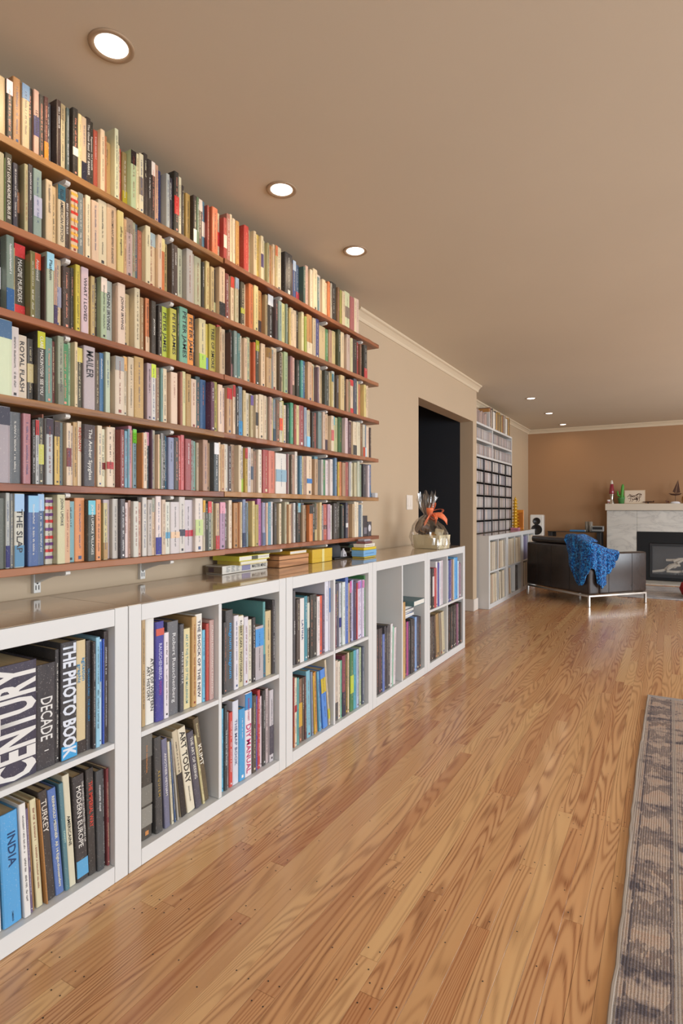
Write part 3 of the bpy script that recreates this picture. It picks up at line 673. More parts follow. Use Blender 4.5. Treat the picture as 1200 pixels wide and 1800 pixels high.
cell(1, 1, 1, 220, 4, 686, [(708, '3a3c40', 26), (760, '4b4b4d', 30, 'magnum magnum', 0, (), '3c9cd8'), (793, 'dcd8de', 27.5, None), (832, 'c8bf96', 27, 'ROBERT CAPA / PHOTOGRAPHS', 0, ((.86, .99, 'e0dcd4'),), '2a2a24'),
 (863, 'd6d2da', 26, None), (890, 'd8d2c0', 24.5), (914, '2c2a2e', 25, None, 0, (), 'd8d4d0'), (975, 'b4acb0', 21, None, 0, ((.62, .95, '4a94d4'),)), (992, '5a9c9c', 30, None, 0, ((.0, .3, '3c6c80'),)), (1033, 'cdb78a', 26), (1053, '3e3c42', 30), (1074, 'c8c0d2', 31.5, None, 0, ((.2, .26, '4a3a58'), (.4, .46, '4a3a58'), (.6, .66, '4a3a58')))], 'upper right cell of the second cabinet')
cell(1, 0, 0, 220, 4, 118, [(197, '3b3833', 33, None, 0, ((.76, .97, '6a6862'), (.32, .5, '7a7870'), (.12, .3, '8a8880')), 'c88850'), (260, '3a3c3e', 30.5, [('R E Q U I E M', .72, .3, .34, 0, L('b89a4a'))], 1.5), (312, '6a6c86', 29, [('ANOTHER VIETNAM', .84, .36, .38, 0, L('e0dcda'))], 3),
 (337, 'd4ceb4', 27.5, None, 5), (356, '3a5a86', 27, None, 6), (376, 'a8a498', 28, None, 7), (432, 'c9bca0', 30, None, 8, ((.0, .5, '2f2a28'),)), (494, 'e0d8c0', 30, [('ART TODAY', .96, .34, .66, 0, L('26231f')), ('Edward Lucie-Smith', .3, .12, .2, 0, L('444444'))], 9),
 (538, '4a4856', 27.5, [('THE ART OF SEEING', .93, .38, .4, 0, L('e0dcd4'))], 9), (560, 'd6cb98', 25.5, None, 10), (598, '5a4c34', 31, [('Essential', .97, .74, .32, 0, L('d0c49a')), ('KLIMT', .72, .4, .6, 0, L('ece6d6'))], 10)], 'lower left cell of the second cabinet')
cell(1, 1, 0, 220, 4, 676, [(692, '5ab0d4', 30), (712, '2c3438', 31, 'THE BOOK OF THE WORLD', 0, (), 'd8e0e0'), (728, '8a8488', 28), (752, 'c8403a', 27.5, None), (794, 'd4d8e4', 31, 'THE MAP BOOK', 0, (), '5a6c8c'), (838, '3c9ad0', 27, None, 0, (), 'e8e8e8'),
 (887, 'e6dde2', 32, [("READER'S DIGEST", .93, .66, .34, .0, L('b02a5a')), ('DIY', .62, .46, .7, 0, L('c0286a')), ('MANUAL', .44, .04, .62, 0, L('c0286a'))], 0, ((.8, .99, '3a86c0'),)), (917, '4a4038', 30), (931, '4a4aa8', 29), (950, 'b8343a', 31, None, 0, (), 'e8d8d4'), (966, 'd8c8cc', 28), (990, '2c2c30', 30, None, 0, (), 'cccccc'), (1012, 'b8a8a8', 30), (1040, 'c6c0c4', 29, None, 0, ((.1, .5, '55505a'),))], 'lower right cell of the second cabinet')
cell(2, 0, 1, 490, 5, 133, [(155, '4b4b50', 32, 'WILD LIFE', 0, (), 'e4e0dc'), (186, '4a3f3c', 28, None), (226, 'e4e0dc', 28, 'LATINA', 0, (), '3a4a7a'), (253, '3e8a9a', 28.5), (276, '5a5a54', 28, None, 0, ((.5, .9, 'd0d0c0'),)), (302, '2a2c28', 28.5), (334, '2c2c2a', 28.5, None, 0, (), 'cccabc'),
 (360, 'e2dad8', 27), (388, 'd8553a', 27), (412, '5a3f58', 27, None, 0, (), 'b0a0c0'), (445, 'dcdce6', 33), (472, 'e2e2ec', 33, None, 0, ((.55, .9, '5a8cd0'),))], 'upper left cell of the third cabinet')
cell(2, 1, 1, 490, 5, 497, [(508, '7a3a48', 26), (532, '4a4a5c', 31, None, 0, (), 'd8b83c'), (548, 'c8ccd8', 31, None, 0, ((.3, .45, '2a3a8c'),)), (560, '8a9a94', 30), (586, 'd8e0dc', 31), (612, '4a6cb4', 33, None, 0, (), 'e4e4f0'), (624, 'd4b48c', 30), (640, '4a3c50', 31, None, 0, ((.8, .99, 'c85a9a'),)),
 (662, 'b0b4d8', 31), (682, '3f3458', 30), (692, 'b8383c', 29), (712, 'd8d0e4', 30, None, 0, ((.86, .99, 'c070b0'),)), (732, 'dcd4e6', 30, None, 0, ((.86, .99, '9a80c8'),)), (750, 'd8cce0', 30, None, 0, ((.86, .99, 'c878a8'),)), (773, '3f8a4c', 32)], 'upper right cell of the third cabinet')
cell(2, 0, 0, 490, 5, 126, [(138, '9a3a34', 30, None, 0, ((.0, .3, 'b87048'),)), (160, 'dcd0b8', 29.5, None, 0, ((.5, .6, 'b0342c'),)), (180, '4fa0a0', 29), (212, '7a5c48', 28, None, 0, ((.25, .62, 'c8a23a'),)), (232, '4c4038', 28), (253, '5a3034', 28, None, 1), (290, '7cb8cc', 30, None, 1.5), (308, '8490a4', 29, None, 2), (324, 'd8b040', 27, None, 3),
 (348, 'c88a3a', 28, None, 3), (366, '5aa4cc', 28, None, 4), (384, '74acd0', 27.5, None, 5), (430, '4a88d8', 28, None, 6, ((.6, .85, 'c8b040'),)), (452, 'cfc0a4', 32, None, 8, ((.1, .25, 'd0c840'),))], 'lower left cell of the third cabinet')
cell(2, 1, 0, 490, 5, 497, [(520, 'd0bfae', 29, None, 0, ((.0, .3, '5a5450'),)), (542, 'ddd4c4', 28), (555, '6ab498', 28), (582, '7a2c48', 30, None, 0, ((.0, .4, '2c3048'),)), (607, '5c4a30', 30, None, 0, (), 'd8b83c'), (626, 'dcc8a4', 30), (655, '3c7848', 30, None, 0, ((.3, .6, 'b8c840'),)), (680, '4aa4b8', 30), (700, 'a8bcd8', 30), (713, '39405a', 29.5), (730, 'b8c8a0', 30), (744, '3c4860', 30), (754, '7a8488', 29.5)], 'lower right cell of the third cabinet')
S6 = 5.805
cell(3, 0, 0, 640, S6, 124, [(145, '3c3a3c', 36), (166, '3a3236', 36, None, 0, (), 'c86a78'), (186, '2f2a34', 36), (208, '5c74b8', 32), (225, '34343e', 36, None, 0), (236, '3a3a42', 35), (262, '45444a', 36), (280, 'e2e0e0', 36, None, -2), (296, '8cc0a8', 34, None, -2.5), (318, 'dcd2d4', 33, None, -3)], 'left side of the fourth cabinet', tall=True)
cell(3, 1, 0, 640, S6, 388, [(420, 'c8a066', 46), (438, '3c3440', 33), (458, 'a83c88', 33), (474, '3a2c48', 33), (502, '2c2a2e', 34, None, 0, (), 'e4e0e0'), (516, '383540', 33), (535, '86a8d8', 34), (558, '1f2a48', 34), (580, '2f2a2e', 33)], 'right side of the fourth cabinet', tall=True)
cell(4, 0, 1, 640, S6, 668, [(694, '46444a', 27), (712, '2c2428', 27, None, 0, ((.3, .8, 'd8d0d0'),)), (738, 'b84048', 27), (754, 'e4e0e2', 31), (766, '5c54a0', 30), (785, 'dcdce0', 31), (810, 'd0c4cc', 31)], 'upper left cell of the fifth cabinet')
cell(4, 1, 1, 640, S6, 850, [(866, '7080a0', 30), (884, '2c3484', 30), (897, '8a7aa8', 30), (908, '7a5848', 30), (916, 'd8c8b0', 30), (935, '6ab0e0', 31), (950, '3f9ce0', 31), (966, 'c4dce8', 28), (986, '8c6c80', 26)], 'upper right cell of the fifth cabinet')
cell(4, 0, 0, 640, S6, 668, [(692, '3a322e', 30, None, 3), (708, '4c4240', 30, None, 3), (722, '3a2f34', 30, None, 4), (742, '4a3c30', 30, None, 5), (776, 'a8885a', 30, None, 5), (800, '8a8070', 30, None, 5), (826, 'c8bc9c', 30, None, 5)], 'lower left cell of the fifth cabinet', name='record_sleeve', cat='record', depth=.3)
rc = []
for k in range(9): rc.append((863+k*16, '2a2828' if k not in (6,) else '8a5a74', 31))
cell(4, 1, 0, 640, S6, 850, rc, 'lower right cell of the fifth cabinet', name='record_sleeve', cat='record', depth=.3)
for o, lb, cat, grp, on in bigs:
    if len(lb.split()) > 16: lb = lb.replace(' between two ', ' beside ')
    if len(lb.split()) > 16: lb = re.sub(r' between (.*?) and (.*?), ', r' beside \1, ', lb)
    if len(lb.split()) > 16: lb = lb.replace('large ', '')
    if len(lb.split()) > 16: lb = re.sub(r' beside .*?, ', ', ', lb)
    tag(o, lb, cat, grp)
# books lying flat on top of the row in the fourth cabinet, right side
def flat_book(name, x, y, z, dx, dy, h, rz, col, label, page_side=True):
    """a closed book lying flat: two boards + spine (towards -y) and the page block"""
    m = MB(); t = min(.0025, h*.14)
    m.box(-dx/2, dx/2, -dy/2, dy/2, 0, t); m.box(-dx/2, dx/2, -dy/2, dy/2, h-t, h); m.box(-dx/2, dx/2, -dy/2, -dy/2+t, t, h-t)
    o = obj(name, m, M_cover, loc=(x, y, z), rot=(0, 0, rz), color=L(col))
    m = MB(); m.box(-dx/2+.003, dx/2-.003, -dy/2+t, dy/2-.003, t, h-t); obj('pages', m, M_pagesw, o)
    return o
M_pagesw = paint('white_page_edges', 'dedad0', .8, .05, .2)
zz = .0525+.342; yq = UY[3]+.527
for k, (c, h, dx, dy, rz, lb, cat) in enumerate([('3c4a8a', .010, .24, .17, .05, 'thin blue magazine lowest in the flat pile in the fourth cabinet', 'magazine'), ('d4d8e4', .016, .25, .18, -.06, 'white magazine with blue edge second from bottom of the flat pile', 'magazine'),
      ('6a7ab0', .010, .24, .17, .08, 'blue-grey thin magazine third up in the flat pile, fourth cabinet', 'magazine'), ('8c8a94', .018, .25, .18, .0, 'grey booklet in middle of flat pile in the fourth cabinet', 'magazine'), ('e2e0dc', .022, .23, .17, .05, 'white flat book under the dark booklet in the fourth cabinet', 'book'),
      ('33343c', .010, .26, .18, -.03, 'thin black booklet below the teal book in the fourth cabinet', 'magazine')]):
    o = flat_book('magazine' if cat == 'magazine' else 'flat_book', -1.545, yq+.045, zz, dx, dy, h, rz, c, lb); tag(o, lb, cat, 'flat pile in the fourth cabinet'); zz += h+.0006
# teal hardback sticking out of the pile: page edges to the right
o = flat_book('flat_book', -1.47, yq+.04, zz, .25, .175, .032, .0, '3f6a74', ''); o.rotation_euler[2] = 0
tag(o, 'teal hardback lying on top of the pile, sticking out of fourth cabinet', 'book', 'flat pile in the fourth cabinet')

# ------------------------------------------------------------------ things on top of the near cabinets
TZ = UH+.0022
M_glossy = m_objcol('glossy_printed_card', .3, .08, .5)
def P(px, py, z=TZ):        # point of the plane height z seen at a pixel of the photograph
    d = F*(z-CH)/(HZ-py); lat = (px-600)/F*d
    return lat*CT-d*ST, lat*ST+d*CT
def carton(name, x, y, z, dx, dy, dz, rz, col, label, cat, group=None, lid=False, mt=None):
    """box with base tray and slightly overlapping lid"""
    t = empty(name, (x, y, z), rz); tag(t, label, cat, group)
    m = MB(); m.bbox(-dx/2+.001, dx/2-.001, -dy/2+.001, dy/2-.001, .0003, dz*.5, .0008); obj('box_base', m, mt or M_glossy, t, color=L(col))
    m = MB(); m.bbox(-dx/2, dx/2, -dy/2, dy/2, dz*.32, dz, .001); obj('box_lid', m, mt or M_glossy, t, color=L(col)); return t
def face_text(parent, s, x, y, z, width, height, face, col, name='lettering', bold=.01):
    me = text_mesh(s, 1, bold)
    xs = [v.co.x for v in me.vertices]; ys = [v.co.y for v in me.vertices]
    cx, cy = (max(xs)+min(xs))/2, (max(ys)+min(ys))/2; kx = width/(max(xs)-min(xs)); ky = height/(max(ys)-min(ys))
    for v in me.vertices:
        a, b = (v.co.x-cx)*kx, (v.co.y-cy)*ky
        v.co = Vector({'+x': (0, a, b), '-y': (a, 0, b), '+z': (-b, a, 0)}[face])
    return obj(name, me, M_ink, parent, loc=(x, y, z), color=col)
# board game box
gx, gy = -1.728, 2.063
t = carton('game_box', gx, gy, TZ, .096, .322, .036, 0, 'd6d0c4', 'white board game box lettered MASTER MIND, lowest of pile on second cabinet', 'game box')
m = MB(); m.box(-.046, .046, -.1618, -.1608, .003, .033); obj('side_print', m, M_ink, t, color=L('75654f'))
m = MB(); m.box(-.03, .0, -.1622, -.1616, .008, .028); obj('side_picture', m, M_ink, t, color=L('4a3540'))
face_text(t, 'MASTER MIND', .0489, .095, .020, .105, .015, '+x', L('3c3c3c'))
m = MB(); m.box(.0478, .0488, -.03, .03, .006, .030); obj('front_picture', m, M_ink, t, color=L('8a86a8'))
m = MB(); r_ = random.Random(2)
for k in range(3):
    for j in range(8): m.box(.0480, .0488, -.135+k*.034, -.135+k*.034+r_.uniform(.012, .026), .030-j*.0032, .0313-j*.0032)
o = obj('small_print', m, M_ink, t, color=L('6a6a6a')); o['kind'] = 'stuff'
z1 = TZ+.0365
o = flat_book('flat_book', -1.700, 2.065, z1, .13, .20, .018, .0, 'cdb23c', ''); o.rotation_euler[2] = radians(0)
tag(o, 'yellow paperback lying on the white board game box', 'book', 'pile on the second cabinet')
m = MB(); m.box(.0648, .0656, -.095, .03, .003, .015); obj('spine_print', m, M_ink, o, color=L('ded9c4'))
o = flat_book('flat_book', -1.703, 2.062, z1+.0186, .15, .225, .022, .01, 'd2cc2c', '')
tag(o, 'bright lime yellow paperback topmost on the board game box', 'book', 'pile on the second cabinet')
m = MB(); m.box(.0746, .0756, -.02, .02, .003, .019); obj('spine_print', m, M_ink, o, color=L('4a4a3c'))
m = MB(); glyph_row(m, r_, .13, .03, .012)
m.v = [(.0758, v[2]-.03, .011-v[1]) for v in m.v]; o2 = obj('lettering', m, M_ink, o, color=L('55521e')); o2['kind'] = 'stuff'
# wooden box
x, y = -1.702, 2.383
t = empty('wooden_box', (x, y, TZ)); tag(t, 'plain reddish wooden box between the board game and the yellow box', 'box')
m = MB(); m.bbox(-.07, .07, -.129, .129, .0005, .034, .002); obj('body', m, M_box, t)
m = MB(); m.bbox(-.071, .071, -.130, .130, .036, .056, .0025); obj('lid', m, M_box, t)
m = MB(); m.box(-.069, .069, -.128, .128, .034, .036); obj('seam', m, M_dark, t)
o = flat_book('flat_book', -1.70, 2.43, TZ+.0570, .12, .165, .017, .04, 'd9a71c', ''); tag(o, 'orange-yellow covered book lying on the wooden box', 'book')
# yellow box with pale ribbon
t = carton('yellow_box', -1.695, 2.629, TZ, .152, .203, .071, 0, 'd2ad2c', 'square mustard yellow box with pale vertical band beside wooden box', 'box')
m = MB(); m.box(.0758, .0765, -.005, .018, .001, .0715); m.box(-.0755, .0765, -.005, .018, .0708, .0716); obj('ribbon', m, M_ink, t, color=L('e0d48c'))
m = MB(); m.box(-.015, .02, -.1022, -.1012, .002, .068); obj('ribbon', m, M_ink, t, color=L('e0c84c'))
# dark round speaker with white figurine
t = empty('round_speaker', (-1.70, 2.845, TZ)); tag(t, 'dark grey round device on a black base behind the white figurine', 'speaker')
m = MB(); m.lathe([(.0, .010), (.056, .010), (.060, .014), (.062, .045), (.058, .070), (.05, .078), (.0, .080)], n=32); obj('body', m, mat('dark_fabric_grille', L('3a3c40'), .8), t, smooth=True)
m = MB(); m.bbox(-.065, .075, -.075, .13, .0004, .0095, .002); obj('base_plate', m, M_black, t)
t = empty('figurine', (-1.645, 2.90, TZ+.0100)); tag(t, 'small white house shaped figurine in front of the dark round device', 'figurine')
M_porc = mat('white_porcelain', L('e2e0e4'), .25)
m = MB(); m.add([(-.012,-.020,0),(.012,-.020,0),(.012,.020,0),(-.012,.020,0),(-.010,-.017,.022),(.010,-.017,.022),(.010,.017,.022),(-.010,.017,.022),(-.004,-.005,.038),(.004,-.005,.038),(.004,.005,.038),(-.004,.005,.038)],
  [(0,3,2,1),(0,1,5,4),(1,2,6,5),(2,3,7,6),(3,0,4,7),(4,5,9,8),(5,6,10,9),(6,7,11,10),(7,4,8,11),(8,9,10,11)]); obj('body', m, M_porc, t)
m = MB(); m.bbox(-.004, .004, -.005, .005, .038, .046, .001); obj('finial', m, M_porc, t)
m = MB(); m.box(.0108, .0125, -.004, .004, .002, .014); obj('doorway', m, M_dark, t)
# small games and trinkets pile
r_ = random.Random(9)
z = TZ
for k, (c, dx, dy, h, lb) in enumerate([('5e4a3c', .09, .115, .020, 'brown small box, lowest of the dark pile behind glass trinkets'), ('c2b496', .09, .11, .012, 'cream thin box second in the dark trinket pile'), ('4f4136', .085, .11, .018, 'dark brown little box third in pile behind glass trinkets'), ('ada48c', .085, .10, .009, 'pale thin box fourth in the dark pile'), ('35332f', .08, .10, .015, 'black small box topmost of the dark pile')]):
    carton('small_box', -1.705, 3.075, z, dx, dy, h, r_.uniform(-.1, .1), c, lb, 'box', 'small boxes on the third cabinet'); z += h+.0006
z = TZ
M_clear = mat('clear_plastic', (.9, .92, .93), .05, Transmission_Weight=.9, IOR=1.3)
for k, (yy, c, hh, lb) in enumerate([(3.03, 'b9bcc4', .055, 'clear plastic cube trinket with grey inside, left one'), (3.10, 'cfd2cc', .045, 'clear plastic cube trinket, right one beside the yellow pile')]):
    t = empty('puzzle_cube', (-1.643, yy, z), .2*k); tag(t, lb, 'puzzle', 'clear puzzles')
    m = MB(); m.bbox(-.020, .020, -.024, .024, .0005, hh, .003); obj('case', m, M_clear, t)
    m = MB()
    for a in range(3):
        q = MB(); q.tube([(-.02+.014*a, -.018, .008), (.015-.01*a, .012, hh*.4), (-.01, -.01+.01*a, hh*.85)], .0035, 6); obj('coil', q, M_metal, t)
    m = MB(); m.bbox(-.016, .016, -.016, .016, .004, hh*.45, .002); obj('core', m, M_glossy, t, color=L(c))
carton('small_box', -1.643, 3.03, TZ+.0560, .05, .06, .012, .1, '7fae94', 'tiny green box lying on the clear plastic cubes', 'box', 'small boxes on the third cabinet')
z = TZ
for k, (c, dx, dy, h, rz, lb) in enumerate([('ccb64a', .08, .15, .008, 0, 'mustard yellow flat box at the bottom of the colourful game stack'), ('78b0dc', .08, .165, .036, .0, 'sky blue card game box in the colourful game stack'), ('dfc21e', .08, .158, .015, .0, 'bright yellow flat box in the colourful game stack'),
       ('e4ddd0', .075, .135, .020, .02, 'cream lettered box above the bright yellow one'), ('7a4a4c', .06, .10, .012, .06, 'maroon small box near top of the colourful game stack'), ('a9a4ae', .045, .075, .012, .0, 'grey tiny box topmost of the colourful game stack')]):
    t = carton('game_box', -1.568, 3.015, z, dx, dy, h, rz, c, lb, 'game box', 'stack of small games'); z += h+.0008
    if k in (1, 3):
        m = MB(); glyph_row(m, r_, dy*.42, -dy*.3, h*.9); m.v = [(dx/2+.0006, v[2]*-1, h/2+v[1]) for v in m.v]; o = obj('lettering', m, M_ink, t, color=L('8a7a5a' if k == 3 else '3a78b0')); o['kind'] = 'stuff'
# wall shelf extras: figurine and card on fifth shelf, black tins on the bottom shelf
y0_ = Yof(649.5, 1.64)
t = empty('small_figurine', (-1.65, y0_+.028, SZ[4]+.001)); tag(t, 'tiny dark blue figurine at the end of the fifth shelf', 'figurine')
m = MB(); m.lathe([(.010, 0), (.012, .004), (.008, .012), (.0095, .02), (.006, .026), (.0055, .03)], n=14); obj('body', m, mat('dark_blue_glaze', L('2f3444'), .3), t, smooth=True)
m = MB(); m.ball((0, 0, .034), .006, .006, .006); obj('head', m, mat('dark_blue_glaze2', L('3c4254'), .3), t, smooth=True)
carton('white_box', -1.655, y0_+.085, SZ[4]+.001, .04, .055, .030, .2, 'd8d8dc', 'small white box at the right tip of the fifth shelf', 'box')
yb = Yof(636.4, 1.64)
t = carton('black_box', -1.66, yb+.032, SZ[5]+.001, .05, .056, .128, 0, '38353a', 'tall black decorated tin at the end of the bottom wall shelf', 'box')
m = MB(); m.box(.0252, .0258, -.02, .02, .015, .055); obj('front_picture', m, M_ink, t, color=L('77737c'))
t = carton('black_box', -1.66, yb+.092, SZ[5]+.001, .05, .05, .09, 0, '45434a', 'shorter dark box with white disc, last on the bottom wall shelf', 'box')
m = MB(); n = 20
m.add([(.0262, -.004+.017*cos(2*pi*k/n), .05+.022*sin(2*pi*k/n)) for k in range(n)], [tuple(range(n))]); obj('white_disc', m, M_ink, t, color=L('d4d2d8'))
# ------------------------------------------------------------------ light switch
t = empty('light_switch', (WX+.0005, 4.235, 1.13)); tag(t, 'white double light switch plate on tan wall beside the doorway', 'switch')
m = MB(); m.bbox(0, .006, -.058, .058, -.058, .058, .002); obj('plate', m, M_trim, t)
for s in (-.026, .026):
    m = MB(); m.bbox(.0055, .0085, s-.016, s+.016, -.033, .033, .001); obj('rocker', m, M_trim, t)
# ------------------------------------------------------------------ gift basket
bx, by = -1.505, 3.955
t = empty('gift_basket', (bx, by, TZ), radians(-8)); tag(t, 'gift basket in clear cellophane with orange bow on last near cabinet', 'gift basket')
M_crate = paint('cream_crate_paint', 'd6c9a4', .6, .05, .2)
m = MB(); a, b_, h = .108, .082, .098; k1 = .94
vs = [(-a*k1, -b_*k1, .001), (a*k1, -b_*k1, .001), (a*k1, b_*k1, .001), (-a*k1, b_*k1, .001), (-a, -b_, h), (a, -b_, h), (a, b_, h), (-a, b_, h)]
q = .006; vs += [(v[0]*(1-q/a) if True else 0, v[1]*(1-q/b_), h) for v in vs[4:8]]+[(v[0]*.93, v[1]*.93, .006) for v in vs[:4]]
m.add(vs, [(0,3,2,1),(0,1,5,4),(1,2,6,5),(2,3,7,6),(3,0,4,7),(4,5,9,8),(5,6,10,9),(6,7,11,10),(7,4,8,11),(9,8,12,13),(10,9,13,14),(11,10,14,15),(8,11,15,12),(12,15,14,13)])
obj('basket', m, M_crate, t)
m = MB()
for k in range(14):
    aa = k*2*pi/14; m.tube([(.1085, .038*cos(aa), .052+.034*sin(aa)), (.1085, .038*cos(aa+.45), .052+.034*sin(aa+.45))], .0022, 5)
o = obj('cane_scroll', m, paint('pale_cane', 'e0dccb', .5), t); o['kind'] = 'stuff'
M_choc = mat('dark_striped_tin', L('4a3226'), .35); mt_ = NT(M_choc); wv = mt_.n('ShaderNodeTexWave'); wv.inputs['Scale'].default_value = 9; wv.bands_direction = 'X'
mt_.l(mt_.pos((1, 1, .2), None, True), wv.inputs['Vector']); mt_.base(mt_.ramp(wv.outputs['Fac'], [(0, L('33241f')), (.45, L('3f2c22')), (.55, L('b09468')), (.7, L('8a5a34')), (1, L('3a2a22'))]))
m = MB(); m.lathe([(.0, -.02), (.052, -.03), (.056, -.024), (.056, .024), (.052, .03), (.0, .02)], n=26)
o = obj('striped_tin', m, M_choc, t, loc=(-.06, -.03, .155), rot=(radians(66), radians(8), radians(-35)), smooth=False)
m = MB(); m.bbox(-.03, .03, -.02, .02, 0, .09, .003); obj('snack_box', m, M_crate, t, loc=(.03, .03, .05), rot=(.1, .2, .4))
m = MB(); m.ball((.04, -.05, .09), .028, .028, .02, 14); m.ball((-.01, .06, .095), .03, .026, .022, 14); o = obj('wrapped_sweets', m, mat('gold_foil', L('c09a4a'), .3, .8), t, smooth=True); o['kind'] = 'stuff'
# cellophane: crumpled thin film around basket, gathered at the neck, flared above
M_cello = bpy.data.materials.new('clear_cellophane'); M_cello.use_nodes = True; nt = M_cello.node_tree; nt.nodes.clear()
out = nt.nodes.new('ShaderNodeOutputMaterial'); mx = nt.nodes.new('ShaderNodeMixShader'); tr = nt.nodes.new('ShaderNodeBsdfTransparent'); gl = nt.nodes.new('ShaderNodeBsdfGlossy')
lw = nt.nodes.new('ShaderNodeLayerWeight'); lw.inputs[0].default_value = .35; gl.inputs['Roughness'].default_value = .12; tr.inputs[0].default_value = (.93, .93, .93, 1)
mr = nt.nodes.new('ShaderNodeMapRange'); mr.inputs[3].default_value = .08; mr.inputs[4].default_value = .6
nt.links.new(lw.outputs['Facing'], mr.inputs[0]); nt.links.new(mr.outputs[0], mx.inputs[0]); nt.links.new(tr.outputs[0], mx.inputs[1]); nt.links.new(gl.outputs[0], mx.inputs[2]); nt.links.new(mx.outputs[0], out.inputs[0])
rc_ = random.Random(4); m = MB(); n = 48
prof = [(.135, .002), (.145, .03), (.145, .08), (.135, .12), (.112, .165), (.075, .205), (.034, .234), (.020, .245), (.026, .257), (.046, .292), (.062, .335), (.070, .392)]
vs = []
ph = [rc_.uniform(0, 6) for _ in range(8)]
for i, (r, z) in enumerate(prof):
    for k in range(n):
        a = 2*pi*k/n; w = (.05*sin(7*a+ph[0]+z*20)+.045*sin(12*a+ph[1]-z*34)+.03*sin(19*a+ph[2]+z*50))*(1.0 if i > 1 else .4)*(2.3 if i > 8 else 1)
        rr = r*(1+w)+rc_.uniform(-.0015, .0015)
        cx, cy = (-.035, -.01) if z > .2 else (-.035*z/.2, -.01*z/.2)
        sx = .98 if i < 5 else 1
        zz_ = z+(.022*sin(5*a+ph[3])+.014*sin(9*a+ph[4]))*(1 if i == len(prof)-1 else .4 if i == len(prof)-2 else .1)*(1 if i > 2 else 0)
        vs.append((cx+rr*cos(a)*sx, cy+rr*sin(a)*.92, zz_))
fs = [(i*n+k, i*n+(k+1) % n, (i+1)*n+(k+1) % n, (i+1)*n+k) for i in range(len(prof)-1) for k in range(n)]
m.add(vs, fs); obj('cellophane_wrap', m, M_cello, t)
M_orange = mat('orange_satin_ribbon', L('f07c4c'), .4, Sheen_Weight=.2)
bow = MB()
def ribbon(mb, pts, w0, up, ws=None):
    P_ = [Vector(p) for p in pts]; u = Vector(up).normalized(); n0 = len(mb.v)
    for i, p in enumerate(P_):
        w = (ws[i] if ws else w0); mb.v += [tuple(p-u*w/2), tuple(p+u*w/2)]
    for i in range(len(P_)-1): mb.f.append((n0+2*i, n0+2*i+1, n0+2*i+3, n0+2*i+2)); mb.c.append(None)
for (dx, dy, dz, w) in ((.055, .055, .022, .05), (.03, -.045, .03, .05), (.05, -.01, -.02, .03), (.02, .03, .06, .034)):
    c0 = Vector((-.012, -.015, .245)); tip = c0+Vector((dx, dy, dz))*1.35; side = Vector((-dy, dx, 0)).normalized()
    q = MB(); pts = []
    for k in range(13):
        s_ = k/12; a = s_*2*pi; out_ = (1-cos(a))/2; lat_ = sin(a)*.020
        pts.append(c0+(tip-c0)*out_+Vector((0, 0, lat_)))
    ribbon(q, pts, w, side, [w*(.35+.65*(1-cos(k/12*2*pi))/2) for k in range(13)]); o = obj('bow_loop', q, M_orange, t, smooth=True)
    o.modifiers.new('s', 'SOLIDIFY').thickness = .0007
for (ex, ey, ez) in ((.10, .05, .19), (-.02, -.075, .17), (.06, -.04, .185)):
    q = MB(); c0 = Vector((-.010, -.015, .243)); e = Vector((ex, ey, ez))
    pts = [c0.lerp(e, k/8)+Vector((.02*sin(pi*k/8), 0, .022*sin(pi*k/8))) for k in range(9)]
    ribbon(q, pts, .026, (-ey, ex, .3), [.012+.034*min(1, k/4) for k in range(9)]); o = obj('ribbon_tail', q, M_orange, t, smooth=True); o.modifiers.new('s', 'SOLIDIFY').thickness = .0007
m = MB(); m.ball((-.006, -.016, .245), .014, .016, .014, 12); obj('bow_knot', m, M_orange, t, smooth=True)
